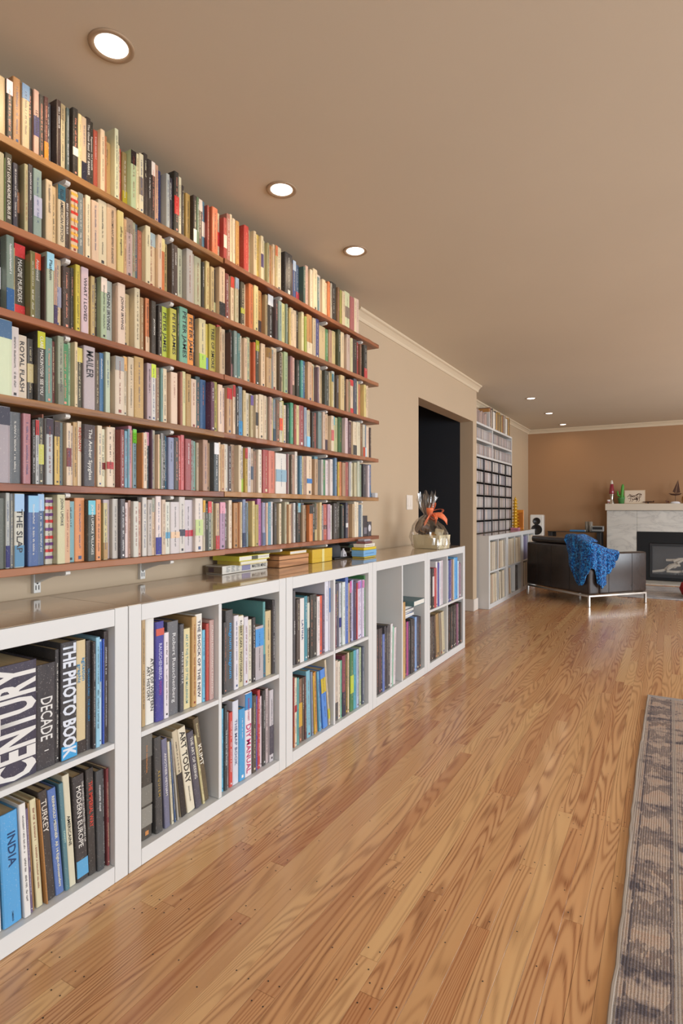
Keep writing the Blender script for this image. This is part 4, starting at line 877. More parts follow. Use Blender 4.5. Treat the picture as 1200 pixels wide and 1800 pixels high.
# ------------------------------------------------------------------ runner rug
def rug_mat(name, base, dark, mid, warm, hem=None):
    m = mat(name, base, .95, spec=.1); t = NT(m)
    sep = t.n('ShaderNodeSeparateXYZ'); t.l(t.pos(), sep.inputs[0]); X, Y = sep.outputs[0], sep.outputs[1]
    weave = t.n('ShaderNodeTexWave'); weave.inputs['Scale'].default_value = 60; weave.bands_direction = 'Y'; weave.inputs['Distortion'].default_value = 1.2; t.l(t.pos((1, 1, 1)), weave.inputs['Vector'])
    wv2 = t.n('ShaderNodeTexWave'); wv2.inputs['Scale'].default_value = 45; wv2.bands_direction = 'X'; wv2.inputs['Distortion'].default_value = 1; t.l(t.pos((1, 1, 1)), wv2.inputs['Vector'])
    blot = t.noise(t.pos((6, 13, 1)), 1, 5, .65, .4); fadeN = t.noise(t.pos(), 3, 2)
    thread = t.noise(t.pos((120, 30, 1)), 1, 2, .6)
    c = t.ramp(t.math('ADD', blot, t.math('MULTIPLY', t.math('SUBTRACT', thread, .5), .35)), [(.36, dark), (.46, mid), (.54, base), (.72, warm)])
    # border band: x within 3..15 cm from the edge carries a darker repeating motif
    def inr(a, b, v): return t.math('MULTIPLY', t.math('GREATER_THAN', v, a), t.math('LESS_THAN', v, b))
    if hem is not None:
        bx0 = hem
        band = inr(bx0+.022, bx0+.115, X)
        ky = t.math('ADD', t.math('MULTIPLY', Y, 5.2), t.math('MULTIPLY', t.math('SUBTRACT', t.noise(t.pos((20, 8, 1)), 1, 3), .5), 1.1))
        zig = t.math('PINGPONG', ky, .5); vx = t.math('ABSOLUTE', t.math('SUBTRACT', X, bx0+.068))
        motif = t.math('LESS_THAN', t.math('ADD', zig, t.math('MULTIPLY', vx, -6)), t.math('ADD', t.math('MULTIPLY', fadeN, .25), -.02))
        speck = t.math('GREATER_THAN', t.math('ADD', t.math('MULTIPLY', thread, .9), t.math('MULTIPLY', blot, .4)), .60)
        c = t.mix(t.math('MULTIPLY', t.math('MULTIPLY', band, motif), t.math('MULTIPLY', speck, .6)), c, dark)
        line = t.math('ADD', inr(bx0+.020, bx0+.027, X), inr(bx0+.112, bx0+.120, X))
        c = t.mix(t.math('MULTIPLY', line, t.math('MULTIPLY', speck, .8)), c, dark)
        pale = t.math('ADD', inr(bx0+.121, bx0+.135, X), t.math('LESS_THAN', X, bx0+.012), clamp=True)
        c = t.mix(t.math('MULTIPLY', pale, .7), c, L('a59c94'))
        pale2 = t.math('GREATER_THAN', Y, 3.705); c = t.mix(t.math('MULTIPLY', pale2, .8), c, L('aaa6a6'))
    c = t.mix(t.math('MULTIPLY', t.math('MULTIPLY', weave.outputs['Fac'], wv2.outputs['Fac']), .35), c, tuple(v*.45 for v in mid))
    t.base(c); t.bump(t.math('ADD', weave.outputs['Fac'], t.math('MULTIPLY', wv2.outputs['Fac'], .7)), .5, .003); return m
M_rug = rug_mat('faded_vintage_rug', L('b7a597'), L('5c565c'), L('a09088'), L('b59886'), hem=-.112)
t = empty('runner_rug', (-.112, -.9, .0015)); tag(t, 'faded grey and beige patterned runner rug at the right floor edge', 'rug')
m = MB(); nx_, ny_ = 12, 70; Wr, Lr = 1.6, 4.64
rr_ = random.Random(8); ed = [rr_.uniform(-.002, .002) for _ in range(ny_+1)]
vs = []; fs = []
for j in range(ny_+1):
    for i in range(nx_+1):
        vs.append((Wr*i/nx_+(ed[j]+.004*sin(j*.21) if i == 0 else 0), Lr*j/ny_, .008+.0007*sin(i*1.3+j*.7)))
k0 = len(vs)
for j in range(ny_): 
    for i in range(nx_): a = j*(nx_+1)+i; fs.append((a, a+1, a+nx_+2, a+nx_+1))
rim = [i for i in range(nx_+1)]+[j*(nx_+1)+nx_ for j in range(1, ny_+1)]+[ny_*(nx_+1)+i for i in range(nx_-1, -1, -1)]+[j*(nx_+1) for j in range(ny_-1, 0, -1)]
for a in rim: vs.append((vs[a][0], vs[a][1], 0))
for q in range(len(rim)): fs.append((rim[q], k0+q, k0+(q+1) % len(rim), rim[(q+1) % len(rim)]))
m.add(vs, fs); obj('pile', m, M_rug, t)
m = MB(); M_hem = paint('rug_edge_binding', 'a1968b', .9, .1, .4)
m.tube([(vs[a][0], vs[a][1], .005) for a in [j*(nx_+1) for j in range(ny_+1)]], .0052, 6); obj('edge_binding', m, M_hem, t)
m = MB(); m.tube([(0, Lr, .005), (Wr, Lr, .005)], .0052, 6); obj('edge_binding', m, M_hem, t)
# hearth rug
M_rug2 = rug_mat('pale_grey_rug', L('c2c0c2'), L('8c8c94'), L('a8a8ac'), L('c8c2bc'))
m = MB(); m.bbox(-.56, 1.7, 7.83, 9.05, .0012, .012, .003); o = obj('hearth_rug', m, M_rug2); tag(o, 'pale grey mottled rug lying in front of the fireplace', 'rug')
# ------------------------------------------------------------------ fireplace
t = empty('fireplace', (0, 9.75, 0)); tag(t, 'white marble fireplace surround with pale mantel on the brown wall', 'fireplace')
M_marble = mat('white_veined_marble', L('d2cfc6'), .3); q = NT(M_marble)
v = q.noise(q.pos((1, 1, 2.6)), 2.2, 6, .62, 1.3); q.base(q.ramp(v, [(.42, L('cfccc4')), (.49, L('c6c3bc')), (.5, L('b0ada8')), (.51, L('c8c5be')), (.6, L('d4d1c9'))]))
M_mantel = paint('pale_mantel_stone', 'd0c5b4', .5, .03, .1)
m = MB(); m.bbox(-.865, 1.75, -.06, .195, 1.058, 1.159, .003); obj('mantel_shelf', m, M_mantel, t)
Bs = .19
def slab(x0, x1, z0, z1):
    m = MB(); m.bbox(x0+.001, x1-.001, -.0, Bs, z0+.001, z1-.001, .002); obj('marble_slab', m, M_marble, t)
slab(-.848, -.433, .0, 1.056); slab(-.433, .55, .738, 1.056); slab(.55, 1.30, .738, 1.056); slab(1.30, 1.72, .0, 1.056)
m = MB(); m.box(-.84, 1.71, .02, .198, .002, 1.05); m = MB()
m.box(-.845, -.43, .19, .199, .0, 1.05); obj('backing', m, M_marble, t)
M_iron = mat('black_steel', L('1d1e20'), .55, 0, .25); M_iron2 = mat('graphite_steel', L('2c2d30'), .5, .2)
def fr(name, x0, x1, z0, z1, w, y0, y1, mt, b0=None):
    m = MB(); b0 = b0 if b0 is not None else w
    m.box(x0, x1, y0, y1, z1-w, z1); m.box(x0, x1, y0, y1, z0, z0+b0); m.box(x0, x0+w, y0, y1, z0+b0, z1-w); m.box(x1-w, x1, y0, y1, z0+b0, z1-w)
    obj(name, m, mt, t)
fr('firebox_surround', -.432, 1.299, .02, .737, .165, -.006, .03, M_iron, b0=.04)
fr('insert_frame', -.262, 1.13, .062, .565, .035, -.014, .0, M_iron2, b0=.05)
m = MB(); m.box(-.23, 1.1, .185, .19, .06, .56); m.box(-.235, -.23, .03, .19, .06, .56); m.box(1.1, 1.105, .03, .19, .06, .56); m.box(-.23, 1.1, .03, .19, .10, .105); obj('firebox_lining', m, mat('sooty_lining', L('262423'), .9), t)
m = MB(); m.box(-.235, 1.1, -.004, -.001, .108, .535); 
M_glassp = bpy.data.materials.new('fire_glass'); M_glassp.use_nodes = True; b = M_glassp.node_tree.nodes['Principled BSDF']
b.inputs['Base Color'].default_value = (.7,.7,.72,1); b.inputs['Roughness'].default_value = .05; b.inputs['Alpha'].default_value = .07; b.inputs['Specular IOR Level'].default_value = .3
obj('glass_pane', m, M_glassp, t)
rl = random.Random(21); M_log = paint('ashy_log', 'b5aa9a', .9, .35, .8)
for k in range(22):
    x = -.12+rl.uniform(0, 1.05); m = MB(); a = rl.uniform(-.9, .9); ln = rl.uniform(.07, .13); zb = rl.choice((.0, .05, .10, .15))
    m.tube([(x-ln*cos(a), .06+rl.uniform(0, .06), zb+.125+rl.uniform(0, .04)), (x, .09, zb+.14+rl.uniform(0, .06)), (x+ln*cos(a), .07+rl.uniform(0, .06), zb+.13+abs(ln*sin(a))+.02)], [.018, .022, .014], 7)
    obj('log', m, M_log, t)
m = MB()
for k in range(70): m.ball((rl.uniform(-.2, 1.05), rl.uniform(.035, .16), .110), .012, .012, .008, 6)
o = obj('embers', m, mat('dark_embers', L('4a4542'), .9), t); o['kind'] = 'stuff'
m = MB(); m.bbox(-.85, 1.72, -.46, -.012, .0005, .014, .003); obj('hearth_slab', m, M_marble, t)
# things on the mantel
MZ = 1.1595; MY = 9.76
def MXp(px): 
    tt = (px-600)/F; return MY*(tt*CT-ST)/(CT+tt*ST)
t = empty('candle_cup', (MXp(1069.5), MY, MZ)); tag(t, 'small white and red cup at the left end of the mantel', 'cup')
m = MB(); m.lathe([(.018, 0), (.024, .045), (.025, .062), (.021, .062), (.018, .006), (.0001, .006)], n=20); obj('cup', m, M_porc, t, smooth=True)
m = MB(); m.lathe([(.0225, .018), (.0246, .034)], n=20); obj('red_band', m, mat('red_glaze', L('a04038'), .4), t, smooth=True)
t = empty('lava_lamp', (MXp(1074.8), MY, MZ)); tag(t, 'silver lava lamp with deep red liquid on the mantel', 'lamp')
m = MB(); m.lathe([(.045, 0), (.044, .006), (.022, .062), (.020, .075), (.034, .145), (.0355, .15)], n=24); obj('base', m, M_metal, t, smooth=True)
m = MB(); m.lathe([(.0345, .15), (.040, .165), (.036, .20), (.023, .30), (.021, .305)], n=24); obj('globe', m, mat('red_lamp_liquid', L('8a1f34'), .12, Coat_Weight=.6), t, smooth=True)
m = MB(); m.lathe([(.0225, .304), (.020, .32), (.013, .358), (.0001, .364)], n=24); obj('cap', m, mat('cream_cap', L('d8cfc4'), .35), t, smooth=True)
t = empty('potted_cactus', (MXp(1091.5), MY, MZ)); tag(t, 'green cactus with two arms in green pot on the mantel', 'cactus')
M_cac = mat('cactus_green', L('4c9a38'), .55); M_pot = mat('green_pot', L('4f8a4c'), .5)
m = MB(); m.lathe([(.036, 0), (.048, .075), (.052, .08), (.052, .094), (.046, .094), (.044, .084), (.0001, .082)], n=24); obj('pot', m, M_pot, t, smooth=True)
def cact(pts, r0, nm):
    m = MB(); n_ = 24; P_ = [Vector(p) for p in pts]
    L_ = []
    for i in range(len(P_)-1):
        for k in range(4): L_.append(P_[i].lerp(P_[i+1], k/4))
    L_.append(P_[-1]); rr = [r0*(1 if i < len(L_)-3 else (.9, .65, .2)[i-len(L_)+3]) for i in range(len(L_))]
    m.tube(L_, rr, 16); obj(nm, m, M_cac, t, smooth=True)
cact([(.008, 0, .08), (.012, 0, .16), (.018, 0, .24), (.022, 0, .30)], .021, 'stem')
cact([(.012, 0, .11), (-.02, 0, .115), (-.045, 0, .13), (-.052, 0, .20)], .014, 'arm')
cact([(.012, 0, .10), (.035, -.01, .10), (.042, -.01, .125)], .010, 'arm')
xc = MXp(1115); t = empty('framed_drawing', (xc, MY+.01, MZ)); tag(t, 'square framed ink drawing on cream paper propped on the mantel', 'picture')
hw = .142; m = MB(); m.bbox(-hw, hw, -.006, .006, .0, .205, .002); o = obj('frame', m, paint('pale_wood_frame', 'cbb295', .5), t)
m = MB(); m.box(-hw+.01, hw-.01, -.0075, -.0055, .010, .195); obj('paper', m, paint('cream_paper', 'd9c8b2', .8), t)
M_inkd = mat('brown_ink', L('5a3a2a'), .7); m = MB(); rd = random.Random(12)
def stroke(m, pts, w):
    for a, b_ in zip(pts, pts[1:]):
        d_ = Vector((b_[0]-a[0], 0, b_[1]-a[1]))
        if d_.length < 1e-5: continue
        n_ = Vector((-d_.z, 0, d_.x)).normalized()*w/2
        m.quad(*[tuple(v) for v in (Vector((a[0], -.0082, a[1]))-n_, Vector((b_[0], -.0082, b_[1]))-n_, Vector((b_[0], -.0082, b_[1]))+n_, Vector((a[0], -.0082, a[1]))+n_)])
stroke(m, [(-.10, .10), (-.07, .13), (-.03, .115), (.01, .125), (.05, .15), (.08, .15), (.095, .13)], .008)
stroke(m, [(-.09, .075), (-.05, .08), (-.02, .06), (.02, .075), (.06, .09), (.09, .11)], .006)
for a in range(26):
    x, z = rd.uniform(-.08, .085), rd.uniform(.06, .14); stroke(m, [(x, z), (x+rd.uniform(-.02, .03), z+rd.uniform(-.02, .02)), (x+rd.uniform(-.02, .04), z+rd.uniform(-.03, .01))], rd.uniform(.003, .008))
for a in (-.06, -.03, .03, .06): stroke(m, [(a, .08), (a+.01, .05), (a-.012, .028)], .006)
o = obj('ink_drawing', m, M_inkd, t); o['kind'] = 'stuff'
M_bronze = mat('dark_bronze', L('4a2f22'), .45, .4)
def toy(px, label):
    t = empty('model_aeroplane', (MXp(px), MY-.01, MZ)); tag(t, label, 'ornament')
    m = MB(); m.tube([(-.08, 0, .022), (-.03, 0, .024), (.03, 0, .024), (.07, 0, .022)], [.005, .009, .009, .004], 10); obj('fuselage', m, M_bronze, t, smooth=True)
    m = MB(); m.bbox(-.018, .018, -.05, .05, .03, .033, .001); m2 = m; obj('wing', m2, M_bronze, t)
    m = MB(); m.bbox(.055, .07, -.02, .02, .024, .026, .0006); m.bbox(.055, .07, -.001, .001, .026, .042, .0004); obj('tail', m, M_bronze, t)
    for s in (-.014, .014):
        m = MB(); m.tube([(-.01, s-.003, .009), (-.01, s+.003, .009)], .009, 12); obj('wheel', m, M_black, t)
        m = MB(); m.tube([(-.01, s, .009), (0, s*.5, .022)], .0015, 6); obj('strut', m, M_bronze, t)
toy(1140, 'small dark metal model aeroplane right of the framed drawing')
t = empty('red_figurine', (MXp(1174), MY-.01, MZ)); tag(t, 'tiny dark red animal figurine left of the model boat', 'figurine')
m = MB(); m.tube([(-.022, 0, .024), (-.005, 0, .028), (.012, 0, .026)], [.008, .011, .009], 10); obj('body', m, mat('dark_red_glaze', L('5a2a26'), .4), t, smooth=True)
m = MB(); m.ball((-.028, 0, .038), .009, .007, .008); obj('head', m, mat('dark_red_glaze2', L('5a2a26'), .4), t, smooth=True)
for s in (-.018, .008):
    for s2 in (-.005, .005):
        m = MB(); m.tube([(s, s2, 0), (s, s2, .024)], .003, 6); obj('leg', m, M_bronze, t)
t = empty('model_sailboat', (MXp(1186.5), MY, MZ)); tag(t, 'dark wooden model sailboat on white oval stand, right on mantel', 'ornament')
m = MB(); m.lathe([(.0001, 0), (.062, 0), (.066, .01), (.05, .026), (.02, .032), (.0001, .033)], n=24, sy=.5); obj('stand', m, M_porc, t, smooth=True)
m = MB(); m.tube([(0, 0, .03), (0, 0, .125)], .003, 8); obj('post', m, M_bronze, t)
m = MB(); m.tube([(-.085, 0, .150), (-.05, 0, .135), (0, 0, .130), (.05, 0, .135), (.08, 0, .145)], [.002, .012, .016, .012, .003], 10); obj('hull', m, M_bronze, t, smooth=True)
m = MB(); m.tube([(.005, 0, .135), (.035, 0, .345)], .0025, 8); obj('mast', m, M_bronze, t)
m = MB(); m.add([(.0, -.002, .150), (.03, -.002, .335), (-.035, -.002, .175), (.0, .002, .150), (.03, .002, .335), (-.035, .002, .175)], [(0,1,2),(5,4,3),(0,3,4,1),(1,4,5,2),(2,5,3,0)]); obj('sail', m, M_bronze, t)
m = MB(); m.add([(.012, -.002, .150), (.038, -.002, .335), (.062, -.002, .16), (.012, .002, .150), (.038, .002, .335), (.062, .002, .16)], [(2,1,0),(3,4,5),(1,4,3,0),(2,5,4,1),(0,3,5,2)]); obj('sail', m, M_bronze, t)
t = empty('gold_vase', (MXp(1203), MY, MZ)); tag(t, 'golden brown vase cut by the right picture edge on the mantel', 'vase')
m = MB(); m.lathe([(.025, 0), (.04, .04), (.038, .09), (.018, .12), (.022, .135)], n=20); obj('body', m, mat('amber_glaze', L('a8763a'), .3), t, smooth=True)
m = MB(); m.lathe([(.022, .134), (.026, .138), (.022, .142), (.017, .136)], n=20); obj('rim', m, M_bronze, t, smooth=True)
# ------------------------------------------------------------------ glass console table with things
t = empty('glass_console', (-1.30, 9.66, 0)); tag(t, 'black glass topped media console standing against the brown wall', 'table')
M_bglass = mat('smoked_glass', L('14181a'), .05, spec=.8)
m = MB(); m.bbox(-.37, .40, -.22, .22, .722, .732, .002); obj('glass_top', m, M_bglass, t)
for sx in (-.335, .365):
    for sy in (-.18, .18):
        m = MB(); m.bbox(sx-.03, sx+.03, sy-.02, sy+.02, .001, .721, .003); obj('post', m, M_black, t)
for z in (.12, .42):
    m = MB(); m.bbox(-.30, .33, -.20, .20, z, z+.008, .002); obj('shelf', m, M_bglass, t)
t = empty('av_receiver', (-1.28, 9.64, .4285)); tag(t, 'black audio receiver on the console shelf behind the blanket', 'stereo')
m = MB(); m.bbox(-.215, .215, -.17, .17, .008, .14, .003); obj('case', m, M_black, t)
m = MB(); m.box(-.19, .19, -.1712, -.1700, .08, .12); obj('display', m, mat('grey_display', L('5a5450'), .2), t)
for sx in (-.19, .19):
    for sy in (-.14, .14):
        m = MB(); m.lathe([(.012, 0), (.012, .008)], (sx, sy, 0), 12); obj('foot', m, M_black, t)
o = flat_book('flat_book', -1.245, 9.62, .7325, .22, .16, .022, .0, '3a78a8', ''); tag(o, 'blue book lying on the left of the glass console', 'book')
for k, (dx, dy) in enumerate(((-1.12, 9.66), (-1.065, 9.63), (-1.09, 9.71))):
    t = empty('drinking_glass', (dx, dy, .7325)); tag(t, ('grey glass tumbler on the console, left one', 'grey glass tumbler on the console, front right one', 'grey glass tumbler on the console, behind two others')[k], 'glass', 'tumblers on the console')
    m = MB(); m.lathe([(.0001, 0), (.026, 0), (.030, .15), (.027, .15), (.023, .008), (.0001, .008)], n=18); obj('tumbler', m, mat('grey_glass', L('a09a90'), .1, Alpha=.7), t, smooth=True)
t = empty('silver_clock_radio', (-.965, 9.66, .7325)); tag(t, 'silver box radio at the right end of the glass console', 'radio')
m = MB(); m.bbox(-.085, .085, -.06, .06, .0005, .085, .006); obj('case', m, mat('silver_plastic', L('9a9a98'), .35, .5), t)
m = MB(); m.box(-.07, .07, -.0612, -.0600, .03, .07); obj('display', m, M_black, t)
# ------------------------------------------------------------------ white bookshelf speaker on its stand
t = empty('speaker', (-1.80, 9.33, .655), radians(6)); tag(t, 'white loudspeaker with two black cones in the far corner', 'speaker')
m = MB(); m.bbox(-.10, .10, -.13, .13, 0, .335, .012); obj('cabinet', m, mat('gloss_white_cabinet', L('dedcd6'), .15), t)
for z, r in ((.235, .05), (.105, .075)):
    m = MB(); m.lathe([(r+.006, 0), (r+.006, .004), (r, .006), (r*.9, .003), (r*.35, -.008), (.0001, -.006)], n=28); o = obj('cone', m, M_black, t, rot=(pi/2, 0, 0), loc=(0, -.1305, z), smooth=True)
t = empty('speaker_stand', (-1.80, 9.33, .001), radians(6)); tag(t, 'black speaker stand under the white loudspeaker in the corner', 'stand')
m = MB(); m.bbox(-.13, .13, -.14, .14, 0, .02, .003); obj('base_plate', m, M_black, t)
m = MB(); m.tube([(0, 0, .02), (0, 0, .635)], .03, 16); obj('pole', m, M_black, t)
m = MB(); m.bbox(-.09, .09, -.11, .11, .635, .653, .003); obj('top_plate', m, M_black, t)
# ------------------------------------------------------------------ golden ornaments on the far cabinet
t = empty('golden_pagoda', (-1.845, 8.05, TZ-.0005)); tag(t, 'tall golden tiered pagoda ornament right of the black disc rack', 'ornament')
M_gold = mat('yellow_gold_paint', L('d8a828'), .35, .3)
m = MB(); m.bbox(-.055, .055, -.055, .055, .0005, .03, .004); obj('base', m, mat('pink_base', L('b8728a'), .5), t)
z = .03
for k in range(9):
    r = .046-.0022*k; m = MB(); m.lathe([(r*.6, z), (r*.6, z+.018), (r*1.15, z+.024), (r*1.2, z+.030), (r*.5, z+.043)], n=8); obj('tier', m, M_gold, t); z += .043
m = MB(); m.lathe([(.012, z), (.016, z+.012), (.004, z+.03), (.0001, z+.055)], n=12); obj('finial', m, M_gold, t, smooth=True)
t = empty('amber_plaque', (-1.80, 8.14, TZ-.0005)); tag(t, 'orange amber rectangular plaque leaning beside the golden pagoda', 'ornament')
m = MB(); m.bbox(-.05, .05, -.008, .008, .002, .275, .003); obj('panel', m, mat('amber_lacquer', L('d88a2c'), .25), t)
m = MB(); m.box(-.035, .035, -.0088, -.0078, .03, .24); obj('inlay', m, mat('amber_lacquer_dark', L('b46a22'), .3), t)
# ------------------------------------------------------------------ disc racks
M_cdv = m_vcol('disc_case_spines', .3); r_ = random.Random(31)
RX0 = -1.915
def disc(col=None): return None
proto = None; ncd = 0; farcd = MB()
CDC = ['b0acaa', 'c8c4c0', '9a9694', '8a8684', 'd4d0cc', '77727a', 'a89a9a', '5a565a', 'bcb8c0', 'c4b8a8', 'a07a78', '8c98a8', 'ded8d0', '6a6e78', 'b4a494']
def build_disc():
    m = MB(); m.bbox(-.14, 0, -.0047, .0047, 0, .124, .0008); o = obj('disc_case', m, M_cover)
    q = MB(); q.box(.0, .0006, -.0035, .0035, .02, .10); c = obj('spine_label', q, M_ink, o); return o
def put_disc(x, y, z, group, label, col):
    global proto, ncd
    if proto is None: proto = build_disc(); o = proto
    else:
        o = proto.copy(); COL.objects.link(o)
        for ch in proto.children: c = ch.copy(); COL.objects.link(c); c.parent = o
    o.location = (x, y, z); o.color = (*L(col), 1)
    for ch in o.children: ch.color = (*tuple(min(1, v*1.25+.03) for v in L(col)), 1)
    tag(o, label, 'disc case', group); ncd += 1
def disc_row(y0, y1, z, where, limit, cn=''):
    y = y0+.006; slots = 0
    while y < y1-.006:
        col = r_.choice(CDC)
        if ncd < limit: put_disc(RX0-.006-r_.choice((0, 0, .003)), y, z, 'disc cases in '+where, '%s disc case, %s from left, %s %s' % (cname(hx(col)), ordn(slots), cn, where), col); slots += 1
        else:
            farcd.box(RX0-.14, RX0-.006, y-.0046, y+.0046, z, z+.124, L(col)); farcd.box(RX0-.006, RX0-.0054, y-.0035, y+.0035, z+.02, z+.1, tuple(min(1, v*1.25) for v in L(col)))
        y += .0102
# white upper unit: two columns, two closed rows and an open top shelf
t = empty('disc_shelf', (AX, 6.15, 1.70)); tag(t, 'white wall shelf unit above the black racks, holding discs and books', 'shelf unit')
Dp = AX*-1+RX0
zs = [1.695, 1.882, 2.069]; e = .02
def P3(nm, args, mt): m = MB(); m.bbox(*args, .001); obj(nm, m, mt, t)
t.location = (AX+.001, 6.15, 0)
for z in zs: P3('shelf', (0, Dp, .0, 2.0, z-.012, z+.012), M_white)
for y in (0.0, .99, 1.98): 
    for a, b_ in ((zs[0], zs[1]), (zs[1], zs[2])): P3('side_panel', (0, Dp-.001, y, y+e, a+.0125, b_-.0125), M_white)
P3('back_panel', (0, .004, .021, 1.979, zs[0]+.013, zs[2]-.013), M_inside_shade)
P3('upright', (0, Dp-.002, .86, .875, zs[2]+.0125, zs[2]+.20), M_white)
# black racks: five columns, six rows
t2 = empty('disc_rack', (AX+.001, 6.43, 0)); tag(t2, 'black grid rack of discs on the alcove wall above white cabinets', 'rack')
t = t2; cw = .344; Z0 = .7925; rh = .1482
for k in range(6): P3('upright', (0, Dp, k*cw-.007 if k else 0, k*cw+.007 if k < 5 else 5*cw, Z0, Z0+6*rh), M_black)
for k in range(7):
    for c in range(5): P3('shelf', (.0, Dp-.002, c*cw+(.0075 if c else .0145 if 0 else .0075), (c+1)*cw-.0075, Z0+k*rh if k < 6 else Z0+k*rh-.008, Z0+k*rh+.008 if k < 6 else Z0+k*rh), M_black)
P3('back_panel', (0, .003, .008, 5*cw-.008, Z0+.009, Z0+6*rh-.009), M_black)
for row in (5, 4, 3, 2, 1, 0):
    wh = ('bottom', 'fifth', 'fourth', 'third', 'second', 'top')[row]
    for c in range(5): disc_row(6.43+c*cw+.008, 6.43+(c+1)*cw-.008, Z0+row*rh+.0085, '%s row of the black rack' % wh, 296, ('leftmost column', 'second column', 'middle column', 'fourth column', 'rightmost column')[c])
for row in (0, 1):
    for c in (0, 1):
        disc_row(6.15+(.021 if c == 0 else 1.011)+.0, 6.15+(.989 if c == 0 else 1.979), zs[row]+.0128, 'the white shelf', 296)
o = obj('disc_cases', farcd, M_cdv); tag(o, 'remaining disc cases filling the lower black rack and white shelf', 'disc cases', kind='stuff')
# books on the top of the white unit
y = 6.175; TB = [('a88a80', .13), ('c8b0a0', .14), ('7a5a58', .15), ('b09a90', .14), ('5a4a48', .13), ('c0a8a0', .14), ('8a6a68', .13), ('b8a498', .12)]
k = 0
while y < 6.98:
    c, h = TB[k % 8]; w = r_.uniform(.018, .03)
    if y > 6.45:
        o = make_book('paperback', RX0-.03, y+w/2, zs[2]+.0128, w-.001, h+.02, .11, L(c), r_); tag(o, 'low %s book left of the white upright on the white unit, %s along' % (cname(hx(c)), ordn(k)), 'book', 'books on top of the white unit')
    y += w; k += 1
y = 7.03; TC = ['b8803c', '6a3a2c', '8a7060', 'b8a890', '4a3c34', 'e0d8cc', 'ece4d8', 'dcd4c8', '3c3028', 'c89850', 'b08850', '242220', 'a8803c', '2a3030', 'c8a048', '8a6a3a', '2c2a2a', 'd0b060']
for k in range(40):
    c = TC[k % len(TC)]; w = r_.uniform(.022, .045); h = r_.uniform(.22, .255)
    if c in ('e0d8cc', 'ece4d8', 'dcd4c8'): h = .22
    if y+w > 8.09: break
    o = make_book('tall_book', RX0-.012, y+w/2, zs[2]+.0128, w-.0015, h, .14, L(c), r_); tag(o, 'tall %s book on the very top of the white unit, %s right of upright' % (cname(hx(c)), ordn(k)), 'book', 'books on top of the white unit'); y += w
# records in the far cabinets
LPC = ['e4d8bc', 'd8ccb0', 'ece4d0', 'a89880', 'd8c8ac', '4a4644', 'b89070', 'e0d4b8', '7a7064', 'dccfb8', 'cfc0a4', 'b8a894', 'eee6d8']
for u, fy in enumerate(FYs):
    for c in (0, 1):
        for lv in (0, 1):
            a = fy+(.046 if c == 0 else .407)+.002; b_ = fy+(.390 if c == 0 else .751)-.004
            fill = {(1, 0, 0): .55, (1, 1, 0): .5, (1, 0, 1): .98}.get((u, c, lv), .9)
            th = {(0, 0, 1): 0, (0, 1, 1): 5, (0, 0, 0): 3, (0, 1, 0): 3, (1, 0, 1): 4, (1, 1, 1): 4, (1, 0, 0): 7}.get((u, c, lv), 2); th = radians(th)
            y = a+.31*math.tan(th); k = 0
            while y < a+(b_-a)*fill-.014:
                w = r_.choice((.006, .008, .010, .012)); col = r_.choice(LPC)
                if (u, c, lv) == (1, 1, 0): col = '2c2a2a'
                if (u, c, lv) == (2, 0, 1): col = r_.choice(['8a86a8', 'c8c8d8', '5a5a8a', 'a8a0b8'])
                o = make_book('record_sleeve', FX-.003-r_.choice((0, .002, .005)), y+w/2, cell_z(lv)+.001, w-.001, .312, .30, L(col), r_, lean=th, pages=False)
                cellw = '%s %s cell of %s far white cabinet' % ('upper' if lv else 'lower', 'right' if c else 'left', ('first', 'middle', 'last')[u])
                tag(o, '%s record sleeve, %s in the %s' % (cname(hx(col)), ordn(k), cellw), 'record', 'records in the '+cellw); y += w/cos(th)+.0008; k += 1
# ------------------------------------------------------------------ black leather armchair with chrome frame
t = empty('leather_armchair', (-.77, 6.81, 0), radians(50)); tag(t, 'black leather armchair on slim chrome frame, seen from its back corner', 'armchair')
DX, DY = .84, 1.05
def cush(nm, x0, x1, y0, y1, z0, z1, r=.03, seams=()):
    m = MB(); m.box(x0, x1, y0, y1, z0, z1); o = obj(nm, m, M_leather, t); bevel(o, r, 4)
    for p in o.data.polygons: p.use_smooth = True
    return o
cush('back', .0, .15, .0, DY, .135, .665, .022); cush('arm', .153, DX, .0, .12, .135, .590, .022); cush('arm', .153, DX, DY-.12, DY, .135, .590, .022)
cush('seat_cushion', .155, DX+.0, .123, DY-.123, .20, .42, .03); cush('seat_base', .155, DX-.02, .123, DY-.123, .135, .197, .01)
cush('headrest', .02, .17, .18, DY-.05, .668, .745, .03)
M_seam = mat('leather_seam', L('191614'), .6)
m = MB()
for y in (.30, .60, .85): m.tube([(-.0005, y, .15), (-.0005, y, .65)], .0022, 6)
for x in (.28, .62): m.tube([(x, -.0005, .15), (x, -.0005, .577)], .0022, 6)
o = obj('seam', m, M_seam, t); o['kind'] = 'stuff'
fz0, fz1 = .108, .130
for nm, a in (('frame_rail', (-.0, DX, -.0, .022)), ('frame_rail', (-.0, DX, DY-.022, DY)), ('frame_rail', (.0, .022, .0225, DY-.0225)), ('frame_rail', (DX-.022, DX, .0225, DY-.0225))):
    m = MB(); m.bbox(a[0], a[1], a[2], a[3], fz0, fz1, .003); obj(nm, m, M_metal, t)
for x in (0.0, DX-.022):
    for y in (0.0, DY-.022):
        m = MB(); m.bbox(x, x+.022, y, y+.022, .0015, fz0-.0005, .002); obj('leg', m, M_metal, t)
